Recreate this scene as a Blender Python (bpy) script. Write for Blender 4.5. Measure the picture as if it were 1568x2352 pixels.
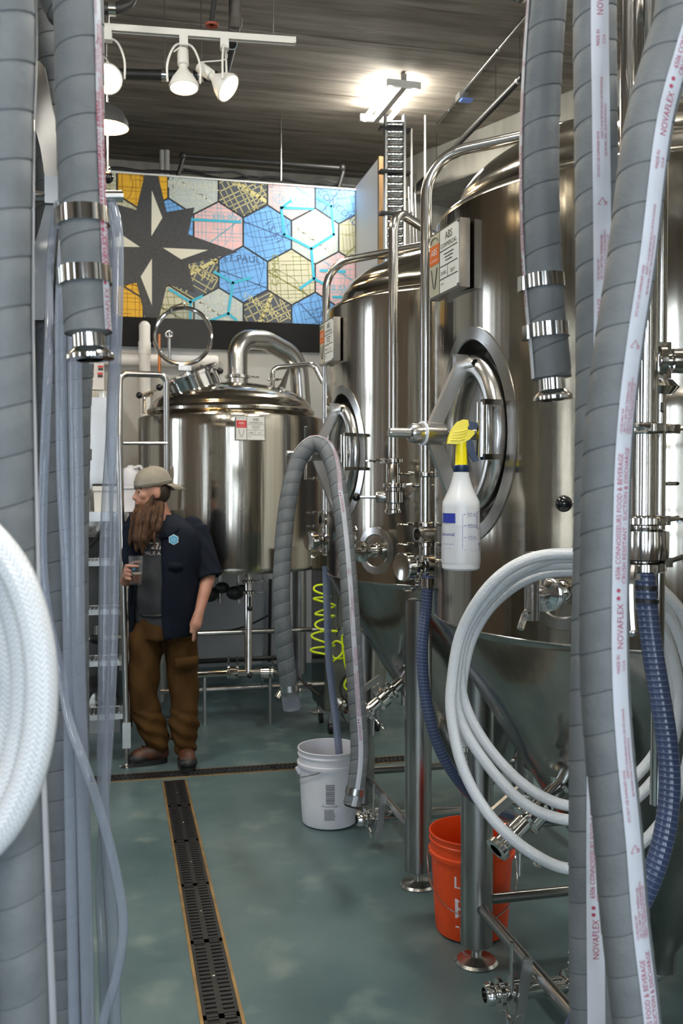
import bpy, math, random
from mathutils import Vector, Matrix
V = Vector
random.seed(7)
PI = math.pi
for o in list(bpy.data.objects): bpy.data.objects.remove(o)
scene = bpy.context.scene
COL = scene.collection
R_ = math.radians
# ------------------------------------------------------------ camera (photo taken as 1568 x 2352)
F, CX, CY = 2200.0, 784.0, 1176.0
TH = R_(13.27); PITCH = math.atan(55/2200)
CAM = V((0, 0, 1.62))
cd = bpy.data.cameras.new('camera'); cam = bpy.data.objects.new('camera', cd); COL.objects.link(cam)
cd.sensor_fit = 'VERTICAL'; cd.sensor_height = 36; cd.lens = F/2352*36
cam.location = CAM; cam.rotation_euler = (PI/2-PITCH, 0, -TH)
cd.clip_start = .02; cd.clip_end = 200
cd.dof.use_dof = True; cd.dof.focus_distance = 2.75; cd.dof.aperture_fstop = 7.0
scene.camera = cam
# ------------------------------------------------------------ world, daylight, exposure
world = bpy.data.worlds.new('world'); scene.world = world; world.use_nodes = True
wn = world.node_tree.nodes; wn['Background'].inputs[0].default_value = (.72, .86, 1.0, 1); wn['Background'].inputs[1].default_value = 1.6
vs = scene.view_settings
vs.view_transform = 'Standard'; vs.look = 'None'; vs.gamma = 1; vs.exposure = 0.10; vs.use_curve_mapping = False
def area_light(name, loc, rot, sx, sy, power, color, spread=PI):
    d = bpy.data.lights.new(name, 'AREA'); d.shape = 'RECTANGLE'; d.size = sx; d.size_y = sy; d.energy = power; d.color = color; d.spread = spread
    o = bpy.data.objects.new(name, d); COL.objects.link(o); o.location = loc; o.rotation_euler = rot
    return o
# daylight through the windows of the street wall (behind the photographer) and of the side wall
FRONT_WIN = [-2.6, -0.9, 0.8, 2.5]           # x centres, wall at y=-4.5
LEFT_WIN = [-2.6, 0.5, 5.6]               # y centres, wall at x=-4.2
for i, x in enumerate(FRONT_WIN):
    area_light('daylight_front', (x, -4.62, 2.15), (R_(90), 0, 0), .75, 2.5, 118, (.86, .94, 1.0))
for i, y in enumerate(LEFT_WIN):
    area_light('daylight_side', (-4.32, y, 2.3), (R_(90), 0, R_(-90)), .5, 2.2, 50, (.86, .94, 1.0))
CEIL = 4.7

# ------------------------------------------------------------ projection helpers
_cr = cam.rotation_euler.to_matrix()
def ray(px, py): return _cr @ V(((px-CX)/F, -(py-CY)/F, -1))
def at(px, py, d): return CAM + ray(px, py)*d
def onY(px, py, y): r = ray(px, py); return CAM + r*(y/r.y)
def onZ(px, py, z=0): r = ray(px, py); return CAM + r*((z-CAM.z)/r.z)
CAMF = _cr @ V((0, 0, -1)); CAMR = _cr @ V((1, 0, 0))

# ------------------------------------------------------------ materials
MATS = {}
def _new(name):
    m = bpy.data.materials.new(name); m.use_nodes = True; MATS[name] = m
    nt = m.node_tree; return m, nt, nt.nodes['Principled BSDF']
def mat(name, c, rough=.5, metal=0, c2=None, scale=8, stretch=(1, 1, 1), bump=0, bscale=60, emit=None, es=0, spec=None, lo=.35, hi=.65, sub=0, coat=0, rvar=0, detail=4, sheen=0):
    m, nt, b = _new(name)
    b.inputs['Base Color'].default_value = (*c, 1); b.inputs['Roughness'].default_value = rough; b.inputs['Metallic'].default_value = metal
    if spec is not None: b.inputs['Specular IOR Level'].default_value = spec
    if coat: b.inputs['Coat Weight'].default_value = coat
    if sub: b.inputs['Subsurface Weight'].default_value = sub; b.inputs['Subsurface Radius'].default_value = (.02, .01, .006)
    N = nt.nodes.new; L = nt.links.new
    if c2 or bump or rvar:
        tc = N('ShaderNodeTexCoord'); mp = N('ShaderNodeMapping'); mp.inputs['Scale'].default_value = stretch
        L(tc.outputs['Object'], mp.inputs[0])
    if c2:
        n = N('ShaderNodeTexNoise'); n.inputs['Scale'].default_value = scale; n.inputs['Detail'].default_value = detail; L(mp.outputs[0], n.inputs['Vector'])
        r = N('ShaderNodeValToRGB'); r.color_ramp.elements[0].position = lo; r.color_ramp.elements[1].position = hi
        r.color_ramp.elements[0].color = (*c, 1); r.color_ramp.elements[1].color = (*c2, 1)
        L(n.outputs['Fac'], r.inputs[0]); L(r.outputs[0], b.inputs['Base Color'])
    if rvar:
        n3 = N('ShaderNodeTexNoise'); n3.inputs['Scale'].default_value = scale*1.7; L(mp.outputs[0], n3.inputs['Vector'])
        mr = N('ShaderNodeMapRange'); mr.inputs['To Min'].default_value = max(0, rough-rvar); mr.inputs['To Max'].default_value = rough+rvar
        L(n3.outputs['Fac'], mr.inputs[0]); L(mr.outputs[0], b.inputs['Roughness'])
    if bump:
        n2 = N('ShaderNodeTexNoise'); n2.inputs['Scale'].default_value = bscale; n2.inputs['Detail'].default_value = 5; L(mp.outputs[0], n2.inputs['Vector'])
        bp = N('ShaderNodeBump'); bp.inputs['Strength'].default_value = bump; bp.inputs['Distance'].default_value = .01; L(n2.outputs['Fac'], bp.inputs['Height']); L(bp.outputs[0], b.inputs['Normal'])
    if emit: b.inputs['Emission Color'].default_value = (*emit, 1); b.inputs['Emission Strength'].default_value = es
    return m
def steel(name, c, rough, aniso=0, c2=None, radial=True, scale=3, stretch=(5, 5, .1), streak=0):
    m = mat(name, c, rough, 1, c2=c2, scale=scale, stretch=stretch, rvar=0)
    nt = m.node_tree; b = nt.nodes['Principled BSDF']
    if streak:                         # sheet-metal waviness: slow bands round the shell that run up and down
        N = nt.nodes.new; L = nt.links.new; tc = N('ShaderNodeTexCoord'); mp = N('ShaderNodeMapping'); mp.inputs['Scale'].default_value = (1, 1, .04)
        L(tc.outputs['Object'], mp.inputs[0]); n = N('ShaderNodeTexNoise'); n.inputs['Scale'].default_value = 9; n.inputs['Detail'].default_value = 3; L(mp.outputs[0], n.inputs['Vector'])
        bp = N('ShaderNodeBump'); bp.inputs['Strength'].default_value = streak; bp.inputs['Distance'].default_value = .02; L(n.outputs['Fac'], bp.inputs['Height']); L(bp.outputs[0], b.inputs['Normal'])
    if aniso:
        b.inputs['Anisotropic'].default_value = aniso
        t = nt.nodes.new('ShaderNodeTangent'); t.direction_type = 'RADIAL'; t.axis = 'Z'
        nt.links.new(t.outputs[0], b.inputs['Tangent'])
    return m
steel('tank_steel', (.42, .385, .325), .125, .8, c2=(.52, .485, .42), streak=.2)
steel('cone_steel', (.30, .30, .285), .16, .5, c2=(.36, .36, .34), streak=.1)  # darker than the shell steel: dim floor reflection put into the colour
steel('polished', (.72, .71, .69), .1)
steel('satin', (.52, .51, .49), .24)
steel('leg_steel', (.40, .39, .375), .25, .6)
steel('dull_steel', (.42, .42, .41), .4)
steel('blade_steel', (.17, .168, .165), .42)
steel('arm_steel', (.66, .65, .64), .36)
steel('pipe_steel', (.60, .585, .56), .17)
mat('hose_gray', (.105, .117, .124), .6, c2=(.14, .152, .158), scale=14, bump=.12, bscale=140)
mat('hose_gray_shaded', (.075, .083, .09), .6, c2=(.10, .11, .118), scale=14, bump=.12, bscale=140)  # darker copy of hose_gray: shade on the rear hoses put into the colour
mat('hose_stripe', (.47, .49, .54), .5, c2=(.36, .39, .42), scale=9, lo=.5, hi=.75)
mat('hose_print', (.33, .035, .08), .6)
mat('rubber', (.012, .012, .013), .45)
mat('black_paint', (.013, .013, .014), .5)
mat('black_gloss', (.008, .008, .009), .12)
mat('white_plastic', (.74, .74, .78), .4, c2=(.68, .68, .73), scale=5)
mat('white_paint', (.72, .72, .70), .5)
mat('cream_plastic', (.70, .69, .64), .4)
mat('orange_plastic', (.78, .075, .008), .42, c2=(.70, .062, .006), scale=5)
mat('orange_print', (.80, .72, .78), .5)
mat('print_grey', (.18, .18, .20), .6)
mat('print_blue', (.02, .035, .30), .5)
mat('yellow_plastic', (.85, .70, .0), .3)
mat('navy_plastic', (.006, .022, .07), .35)
mat('yellow_hose', (.62, .78, .01), .3)
mat('wood', (.20, .105, .035), .6, c2=(.30, .17, .06), scale=6, stretch=(6, 6, .6))
mat('copper', (.70, .24, .08), .3, 1)
mat('pvc', (.78, .76, .72), .35)
mat('brass_edge', (.42, .27, .10), .42, .6, c2=(.28, .18, .09), scale=10)
mat('grate', (.010, .0105, .012), .38, c2=(.02, .02, .02), scale=30)
mat('grate_void', (.003, .003, .003), .7)
mat('gold_plate', (.62, .60, .46), .35, .5)
mat('plate_white', (.70, .70, .66), .4)
mat('plate_orange', (.60, .12, .01), .4)
mat('plate_red', (.60, .03, .03), .4)
mat('print_black', (.02, .02, .02), .5)
mat('lamp_white', (.62, .60, .55), .4)
mat('bulb_warm', (1, .8, .5), .4, emit=(1, .72, .38), es=14)
mat('tube_light', (1, 1, 1), .4, emit=(1, .98, .90), es=90)
mat('shade_inside', (.62, .55, .42), .45)
mat('shade_outside', (.10, .10, .10), .4, .4)
mat('sensor_blue', (.14, .24, .6), .4)
mat('rust_red', (.30, .05, .02), .6)
mat('pipe_black', (.018, .017, .016), .45)
mat('pipe_brown', (.05, .042, .033), .5, c2=(.09, .075, .06), scale=9)
# floor: blue-green epoxy with worn, scuffed patches
def floor_mat():
    m, nt, b = _new('floor_epoxy'); N = nt.nodes.new; L = nt.links.new
    tc = N('ShaderNodeTexCoord')
    def noise(s, d=5):
        n = N('ShaderNodeTexNoise'); n.inputs['Scale'].default_value = s; n.inputs['Detail'].default_value = d; L(tc.outputs['Object'], n.inputs['Vector']); return n
    n1 = noise(1.3, 6); r1 = N('ShaderNodeValToRGB')
    e = r1.color_ramp.elements; e[0].position = .36; e[0].color = (.062, .108, .116, 1); e[1].position = .66; e[1].color = (.115, .172, .178, 1)
    L(n1.outputs['Fac'], r1.inputs[0])
    n2 = noise(4.5, 8); r2 = N('ShaderNodeValToRGB'); e = r2.color_ramp.elements; e[0].position = .56; e[0].color = (0, 0, 0, 1); e[1].position = .74; e[1].color = (1, 1, 1, 1)
    L(n2.outputs['Fac'], r2.inputs[0])
    mx = N('ShaderNodeMixRGB'); mx.inputs['Color2'].default_value = (.17, .22, .21, 1); L(r2.outputs[0], mx.inputs['Fac']); L(r1.outputs[0], mx.inputs['Color1'])
    L(mx.outputs[0], b.inputs['Base Color'])
    n3 = noise(7); mr = N('ShaderNodeMapRange'); mr.inputs['To Min'].default_value = .22; mr.inputs['To Max'].default_value = .5; L(n3.outputs['Fac'], mr.inputs[0]); L(mr.outputs[0], b.inputs['Roughness'])
    n4 = noise(160, 3); bp = N('ShaderNodeBump'); bp.inputs['Strength'].default_value = .12; bp.inputs['Distance'].default_value = .004; L(n4.outputs['Fac'], bp.inputs['Height']); L(bp.outputs[0], b.inputs['Normal'])
floor_mat()
mat('ceiling_concrete', (.125, .102, .080), .8, c2=(.32, .28, .23), scale=1.6, stretch=(.9, 9, 1), bump=.5, bscale=9, lo=.3, hi=.72, detail=8)
mat('wall_brick', (.11, .085, .062), .85, c2=(.15, .118, .09), scale=6, bump=.3)
mat('wall_white', (.62, .62, .59), .7, c2=(.55, .55, .52), scale=2)
mat('wall_lower', (.42, .44, .46), .6, c2=(.37, .39, .41), scale=2)
mat('wall_concrete', (.40, .38, .32), .8, c2=(.30, .28, .235), scale=2.4, stretch=(3, 3, .5), bump=.2, bscale=14)
mat('wall_dark', (.045, .045, .055), .7)
mat('band_black', (.0065, .0062, .006), .7, spec=.25)
# clear vinyl: a see-through wall with a bright gloss
def vinyl(name, tint, alpha, rough=.12):
    m, nt, b = _new(name); N = nt.nodes.new; L = nt.links.new
    b.inputs['Base Color'].default_value = (*tint, 1); b.inputs['Roughness'].default_value = rough
    tr = N('ShaderNodeBsdfTransparent'); tr.inputs[0].default_value = (.93, .95, .98, 1)
    lw = N('ShaderNodeLayerWeight'); lw.inputs[0].default_value = .45
    mr = N('ShaderNodeMapRange'); mr.inputs['To Min'].default_value = alpha; mr.inputs['To Max'].default_value = min(1, alpha+.45)
    L(lw.outputs['Facing'], mr.inputs[0])
    mx = N('ShaderNodeMixShader'); L(mr.outputs[0], mx.inputs[0]); L(tr.outputs[0], mx.inputs[1]); L(b.outputs[0], mx.inputs[2])
    L(mx.outputs[0], nt.nodes['Material Output'].inputs[0]); return m
vinyl('clear_vinyl', (.30, .33, .39), .34)
vinyl('clear_hose_blue', (.22, .26, .38), .68, .2)
vinyl('glass', (.30, .30, .30), .07, .03)
vinyl('pane', (.55, .62, .68), .10, .03)
vinyl('beer', (.22, .05, .006), .85, .05)
# patterned hoses use the sweep's UV (around, along in metres)
def hose_pattern(name, c1, c2, kind, rough=.3, bump=.4):
    m, nt, b = _new(name); N = nt.nodes.new; L = nt.links.new
    uv = N('ShaderNodeUVMap'); sp = N('ShaderNodeSeparateXYZ'); L(uv.outputs[0], sp.inputs[0])
    def math_(op, a, bb):
        n = N('ShaderNodeMath'); n.operation = op
        for i, q in enumerate((a, bb)):
            if q is None: continue
            if isinstance(q, (int, float)): n.inputs[i].default_value = q
            else: L(q, n.inputs[i])
        return n.outputs[0]
    if kind == 'braid':
        zig = math_('PINGPONG', math_('MULTIPLY', sp.outputs[0], 9.0), .5)
        ph = math_('ADD', math_('MULTIPLY', sp.outputs[1], 175.0), math_('MULTIPLY', zig, 2.4))
    else:
        ph = math_('ADD', math_('MULTIPLY', sp.outputs[1], 92.0), sp.outputs[0])
    h = math_('PINGPONG', ph, .5); h2 = math_('MULTIPLY', h, 2.0)
    r = N('ShaderNodeValToRGB'); e = r.color_ramp.elements
    if kind == 'braid': e[0].position = .2; e[1].position = .7
    else: e[0].position = .74; e[1].position = .97
    e[0].color = (*c1, 1); e[1].color = (*c2, 1); L(h2, r.inputs[0]); L(r.outputs[0], b.inputs['Base Color'])
    b.inputs['Roughness'].default_value = rough
    bp = N('ShaderNodeBump'); bp.inputs['Strength'].default_value = bump; bp.inputs['Distance'].default_value = .002; L(h2, bp.inputs['Height']); L(bp.outputs[0], b.inputs['Normal'])
    return m
hose_pattern('braid_white', (.50, .52, .54), (.72, .73, .74), 'braid', .28)
hose_pattern('ring_blue', (.052, .070, .135), (.15, .18, .26), 'ring', .2, .25)

# ------------------------------------------------------------ mesh building
class MB:
    def __init__(s, m=None): s.v = []; s.f = []; s.m = m or Matrix()
    def add(s, vs, fs):
        k = len(s.v); s.v += [s.m @ V(v) for v in vs]; s.f += [tuple(i+k for i in f) for f in fs]; return s
    def box(s, c, size, rot=None, taper=1):
        c = V(c); hx, hy, hz = size[0]/2, size[1]/2, size[2]/2
        P = []
        for z in (-1, 1):
            k = taper if z > 0 else 1
            for x, y in ((-1, -1), (1, -1), (1, 1), (-1, 1)):
                p = V((x*hx*k, y*hy*k, z*hz)); P.append(c+(rot @ p if rot else p))
        return s.add(P, [(3, 2, 1, 0), (4, 5, 6, 7), (0, 1, 5, 4), (1, 2, 6, 5), (2, 3, 7, 6), (3, 0, 4, 7)])
    def bbox(s, a, b): return s.box([(a[i]+b[i])/2 for i in range(3)], [abs(b[i]-a[i]) for i in range(3)])
    def lathe(s, prof, o=(0, 0, 0), ax=(0, 0, 1), n=24, sx=1, sy=1, ref=None, closed=False):
        o = V(o); ax = V(ax).normalized()
        if ref is None: ref = V((1, 0, 0)) if abs(ax.x) < .9 else V((0, 1, 0))
        u = (V(ref)-ax*V(ref).dot(ax)).normalized(); w = ax.cross(u)
        P = []; Fc = []; rows = []
        for r, h in prof:
            if r < 1e-6: rows.append([len(P)]); P.append(o+ax*h)
            else:
                rows.append(list(range(len(P), len(P)+n)))
                P += [o+ax*h+(u*math.cos(2*PI*i/n)*sx+w*math.sin(2*PI*i/n)*sy)*r for i in range(n)]
        rr = list(zip(rows, rows[1:]))
        if closed: rr.append((rows[-1], rows[0]))
        for a, b in rr:
            if len(a) == 1 and len(b) == 1: continue
            for i in range(n):
                j = (i+1) % n
                if len(a) == 1: Fc.append((a[0], b[j], b[i]))
                elif len(b) == 1: Fc.append((a[i], a[j], b[0]))
                else: Fc.append((a[i], a[j], b[j], b[i]))
        return s.add(P, Fc)
    def cyl(s, p0, p1, r0, r1=None, n=16):
        p0 = V(p0); p1 = V(p1); r1 = r0 if r1 is None else r1; L = (p1-p0).length
        return s.lathe([(0, 0), (r0, 0), (r1, L), (0, L)], p0, p1-p0, n)
    def sphere(s, c, r, n=14, m=10, rot=None):
        if not isinstance(r, (tuple, list)): r = (r, r, r)
        c = V(c); P = [c+(rot @ V((0, 0, -r[2])) if rot else V((0, 0, -r[2])))]; Fc = []
        for i in range(1, m):
            a = -PI/2+PI*i/m
            for j in range(n):
                q = V((r[0]*math.cos(a)*math.cos(2*PI*j/n), r[1]*math.cos(a)*math.sin(2*PI*j/n), r[2]*math.sin(a)))
                P.append(c+(rot @ q if rot else q))
        P.append(c+(rot @ V((0, 0, r[2])) if rot else V((0, 0, r[2])))); T = len(P)-1
        for j in range(n):
            k = (j+1) % n
            Fc.append((0, 1+k, 1+j)); Fc.append((T, T-n+j, T-n+k))
            for i in range(m-2): a = 1+i*n; Fc.append((a+j, a+k, a+n+k, a+n+j))
        return s.add(P, Fc)
    def tube(s, pts, r, n=12, closed=False, caps=True, rad=None):
        pts = [V(p) for p in pts]; N = len(pts); P = []; Fc = []
        T = []
        for i in range(N):
            a = pts[(i-1) % N] if (closed or i > 0) else pts[0]; b = pts[(i+1) % N] if (closed or i < N-1) else pts[-1]
            t = (b-a); T.append(t.normalized() if t.length > 1e-9 else V((0, 0, 1)))
        u = T[0].orthogonal().normalized()
        for i in range(N):
            u = (u-T[i]*u.dot(T[i])); u = u.normalized() if u.length > 1e-6 else T[i].orthogonal().normalized()
            w = T[i].cross(u); q = rad[i] if rad else r
            P += [pts[i]+(u*math.cos(2*PI*j/n)+w*math.sin(2*PI*j/n))*q for j in range(n)]
        for i in range(N if closed else N-1):
            a = i*n; b = ((i+1) % N)*n
            for j in range(n): k = (j+1) % n; Fc.append((a+j, a+k, b+k, b+j))
        if caps and not closed: Fc.append(tuple(range(n-1, -1, -1))); Fc.append(tuple((N-1)*n+j for j in range(n)))
        return s.add(P, Fc)
    def torus(s, c, ax, R, r, n=32, m=10):
        ax = V(ax).normalized(); u = ax.orthogonal().normalized(); w = ax.cross(u); c = V(c)
        return s.tube([c+(u*math.cos(2*PI*i/n)+w*math.sin(2*PI*i/n))*R for i in range(n)], r, m, closed=True)
    def prism(s, poly, M, t):       # polygon in local xy, extruded from z=0 to z=t
        n = len(poly); P = [M @ V((x, y, 0)) for x, y in poly]+[M @ V((x, y, t)) for x, y in poly]
        return s.add(P, [tuple(range(n-1, -1, -1)), tuple(range(n, 2*n))]+[(i, (i+1) % n, n+(i+1) % n, n+i) for i in range(n)])
    def text(s, txt, size, M, align='CENTER', fn=None):
        vs_, fs_ = text_geo(txt)
        if not vs_: return s
        xs = [p[0] for p in vs_]; off = {'CENTER': (min(xs)+max(xs))/2, 'LEFT': min(xs), 'RIGHT': max(xs)}[align]
        if fn: return s.add([fn((x-off)*size, y*size) for x, y in vs_], fs_)
        return s.add([M @ V(((x-off)*size, y*size, 0)) for x, y in vs_], fs_)
    def build(s, name, m, parent=None, world=False, sharp=35, smooth=True):
        me = bpy.data.meshes.new(name)
        vs_ = s.v
        if world and parent is not None:
            inv = WM[parent.name].inverted(); vs_ = [inv @ v for v in vs_]
        me.from_pydata([tuple(v) for v in vs_], [], s.f)
        if smooth:
            me.polygons.foreach_set('use_smooth', [True]*len(me.polygons)); me.set_sharp_from_angle(angle=R_(sharp))
        me.materials.append(MATS[m] if isinstance(m, str) else m)
        return link(name, me, parent)
WM = {}
def link(name, me, parent=None):
    o = bpy.data.objects.new(name, me); COL.objects.link(o)
    if parent is not None: o.parent = parent; WM[o.name] = WM[parent.name]
    else: WM[o.name] = Matrix()
    return o
def thing(name, label, cat, loc=(0, 0, 0), rz=0, group=None):
    o = bpy.data.objects.new(name, None); COL.objects.link(o); o.empty_display_size = .05
    o.location = loc; o.rotation_euler = (0, 0, rz); o['label'] = label; o['category'] = cat
    if group: o['group'] = group
    WM[o.name] = Matrix.Translation(V(loc)) @ Matrix.Rotation(rz, 4, 'Z'); return o
def tag(o, label, cat, group=None):
    o['label'] = label; o['category'] = cat
    if group: o['group'] = group
    return o
def struct(o): o['kind'] = 'structure'; return o
_TX = {}
def text_geo(t):
    if t not in _TX:
        c = bpy.data.curves.new('t', 'FONT'); c.body = t; c.resolution_u = 2
        o = bpy.data.objects.new('t', c); COL.objects.link(o)
        dg = bpy.context.evaluated_depsgraph_get(); me = bpy.data.meshes.new_from_object(o.evaluated_get(dg))
        _TX[t] = ([(v.co.x, v.co.y) for v in me.vertices], [tuple(p.vertices) for p in me.polygons])
        bpy.data.objects.remove(o); bpy.data.curves.remove(c); bpy.data.meshes.remove(me)
    return _TX[t]
def frame(o, x, y):             # matrix from origin, local x and y axes
    x = V(x).normalized(); y = V(y); y = (y-x*y.dot(x)).normalized(); z = x.cross(y); M = Matrix.Identity(4)
    for i in range(3): M[i][0] = x[i]; M[i][1] = y[i]; M[i][2] = z[i]; M[i][3] = o[i]
    return M
def catmull(pts, closed=False, k=10):
    pts = [V(p) for p in pts]; n = len(pts); out = []
    g = (lambda i: pts[i % n]) if closed else (lambda i: pts[max(0, min(n-1, i))])
    for i in range(n if closed else n-1):
        a, b, c, d = g(i-1), g(i), g(i+1), g(i+2)
        for j in range(k):
            t = j/k; out.append(.5*((2*b)+(c-a)*t+(2*a-5*b+4*c-d)*t*t+(3*b-a-3*c+d)*t**3))
    if not closed: out.append(pts[-1])
    return out
def resample(pts, ds):
    L = [0]
    for a, b in zip(pts, pts[1:]): L.append(L[-1]+(b-a).length)
    n = max(2, int(round(L[-1]/ds))); out = []; j = 0
    for i in range(n+1):
        s = L[-1]*i/n
        while j < len(L)-2 and L[j+1] < s: j += 1
        t = (s-L[j])/max(1e-9, L[j+1]-L[j]); out.append(pts[j].lerp(pts[j+1], t))
    return out, L[-1]
def fillet(pts, r, n=8):
    pts = [V(p) for p in pts]; out = [pts[0]]
    for a, b, c in zip(pts, pts[1:], pts[2:]):
        u = (a-b).normalized(); w = (c-b).normalized(); ang = u.angle(w)
        if ang > PI-.02: out.append(b); continue
        d = min(r/math.tan(ang/2), (a-b).length*.49, (c-b).length*.49); rr = d*math.tan(ang/2)
        bis = (u+w).normalized(); cen = b+bis*(rr/math.sin(ang/2)); p0 = b+u*d; p1 = b+w*d
        v0 = p0-cen; v1 = p1-cen
        for i in range(n+1):
            out.append(cen+v0.normalized().slerp(v1.normalized(), i/n)*rr if v0.length > 1e-6 else b)
    out.append(pts[-1]); return out
class Sweep:                    # a smooth path with a frame that keeps one side towards ref
    def __init__(s, pts, ds=.01, ref=None, closed=False):
        s.p, s.L = resample(catmull(pts), ds)
        s.n = len(s.p); s.ref = V(ref) if ref is not None else -CAMF
        s.T = []; s.N = []; s.S = []
        for i in range(s.n):
            t = (s.p[min(s.n-1, i+1)]-s.p[max(0, i-1)]).normalized()
            nn = s.ref-t*s.ref.dot(t)
            nn = nn.normalized() if nn.length > .05 else (s.N[-1] if s.N else t.orthogonal().normalized())
            nn = (nn-t*nn.dot(t)).normalized()
            s.T.append(t); s.N.append(nn); s.S.append(t.cross(nn))
    def fr(s, d):
        d = max(0, min(s.L, d)); x = d/s.L*(s.n-1); i = min(s.n-2, int(x)); t = x-i
        return s.p[i].lerp(s.p[i+1], t), s.N[i].lerp(s.N[i+1], t), s.S[i].lerp(s.S[i+1], t)
    def at(s, d, ang, r):
        p, n, q = s.fr(d); return p+(n*math.cos(ang)+q*math.sin(ang))*r
    def near(s, py):            # distance along the path where it projects to image row py
        best = 0; bd = 1e9
        for i, p in enumerate(s.p):
            q = _cr.transposed() @ (p-CAM)
            if q.z > -.05: continue
            y = CY-F*q.y/-q.z
            if abs(y-py) < bd: bd = abs(y-py); best = i
        return best/(s.n-1)*s.L
def uv_tube(name, sw, r, m, parent, n=14, d0=0, d1=None):
    d1 = sw.L if d1 is None else d1; k = max(2, int((d1-d0)/.012)); P = []; Fc = []; U = []
    for i in range(k+1):
        d = d0+(d1-d0)*i/k; p, a, b = sw.fr(d)
        for j in range(n+1): t = 2*PI*j/n; P.append(p+(a*math.cos(t)+b*math.sin(t))*r); U.append((j/n, d))
    for i in range(k):
        for j in range(n): Fc.append((i*(n+1)+j, i*(n+1)+j+1, (i+1)*(n+1)+j+1, (i+1)*(n+1)+j))
    inv = WM[parent.name].inverted() if parent is not None else Matrix()
    me = bpy.data.meshes.new(name); me.from_pydata([tuple(inv @ v) for v in P], [], Fc)
    ul = me.uv_layers.new(name='UVMap')
    for lo in me.loops: ul.data[lo.index].uv = U[lo.vertex_index]
    me.polygons.foreach_set('use_smooth', [True]*len(me.polygons)); me.materials.append(MATS[m])
    return link(name, me, parent)
def clamp_ring(b, c, ax, r, w=.02, wing=None):       # sanitary tri-clamp around a pipe of radius r
    ax = V(ax).normalized(); c = V(c)
    b.lathe([(r, -w*.9), (r+.012, -w*.7), (r+.016, -w*.5), (r+.016, w*.5), (r+.012, w*.7), (r, w*.9)], c, ax, 24)
    if wing is not None:
        wv = V(wing).normalized(); p = c+wv*(r+.016)
        b.box(p+wv*.004, (.016, .016, .018)); b.cyl(p, p+wv*.035+ax*.004, .005, n=8)
        q = p+wv*.035; s_ = ax.cross(wv)
        b.tube([q-s_*.004-ax*.004, q+s_*.016+wv*.012, q+s_*.016+wv*.026, q+wv*.034, q-s_*.016+wv*.026, q-s_*.016+wv*.012], .0042, 6)

def clamp(t, c, ax, r, w=.012, wing=None, name='pipe_clamp', world=False):
    b = MB(); clamp_ring(b, c, ax, r, w, wing); return b.build(name, 'polished', t, world)
# ============================================================ the room
XL, XR, YF, YB = -4.2, 4.6, -4.5, 9.3
fl = struct(MB().bbox((XL-.2, YF-.2, -.12), (XR+.2, YB+.2, 0)).build('floor', 'floor_epoxy'))
ce = struct(MB().bbox((XL-.2, YF-.2, CEIL+.03), (XR+.2, YB+.2, CEIL+.25)).build('ceiling', 'ceiling_concrete'))
y = YF-.1; k = 0
while y < YB+.1:                       # board-formed strips, each a little proud of the next
    w = random.choice((.55, .72, .9)); z = CEIL+random.uniform(-.012, .014)
    b = MB().bbox((XL-.1, y+.006, z), (XR+.1, min(y+w, YB+.15)-.006, CEIL+.035)).build('ceiling_panel', 'ceiling_concrete', ce); y += w
def wall_open(name, axis, pos, t, a0, a1, h, wins, w, z0, z1, m):
    b = MB()
    def seg(u0, u1, za, zb):
        if axis == 'y': b.bbox((u0, pos, za), (u1, pos+t, zb))
        else: b.bbox((pos, u0, za), (pos+t, u1, zb))
    seg(a0, a1, 0, z0); seg(a0, a1, z1, h); c = a0
    for x in wins: seg(c, x-w/2, z0, z1); c = x+w/2
    seg(c, a1, z0, z1)
    return struct(b.build(name, m, smooth=False))
wall_open('wall_front', 'y', YF-.2, .2, XL-.2, XR+.2, CEIL+.1, FRONT_WIN, .8, .85, 3.45, 'wall_brick')
wall_open('wall_left', 'x', XL-.2, .2, YF-.2, YB+.2, CEIL+.1, LEFT_WIN, .55, 1.15, 3.45, 'wall_brick')
n = 1
for axis, pos, L, w, z0, z1 in (('y', YF-.1, FRONT_WIN, .8, .85, 3.45), ('x', XL-.1, LEFT_WIN, .55, 1.15, 3.45)):
    for c in L:
        def P(u, d, z): return (c+u, pos+d, z) if axis == 'y' else (pos+d, c+u, z)
        fr = MB()
        for u in (-w/2+.025, w/2-.025): fr.bbox(P(u-.025, -.04, z0), P(u+.025, .04, z1))
        for z in (z0+.025, z1-.025): fr.bbox(P(-w/2, -.04, z-.025), P(w/2, .04, z+.025))
        fr.bbox(P(-.02, -.03, z0), P(.02, .03, z1)); fr.bbox(P(-w/2, -.03, 2.5), P(w/2, .03, 2.54))
        o = struct(fr.build('window_%d' % n, 'black_paint', smooth=False))
        for u0, u1 in ((-w/2+.05, -.02), (.02, w/2-.05)):
            for za, zb in ((z0+.05, 2.5), (2.54, z1-.05)):
                MB().bbox(P(u0, -.004, za), P(u1, .004, zb)).build('pane', 'pane', o, smooth=False)
        n += 1
struct(MB().bbox((XR, YF-.2, 0), (XR+.2, 4.4, CEIL+.1)).build('wall_right', 'wall_white', smooth=False))
struct(MB().bbox((XL-.2, YB, 0), (XR+.2, YB+.2, CEIL+.1)).build('wall_far', 'wall_concrete', smooth=False))
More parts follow.
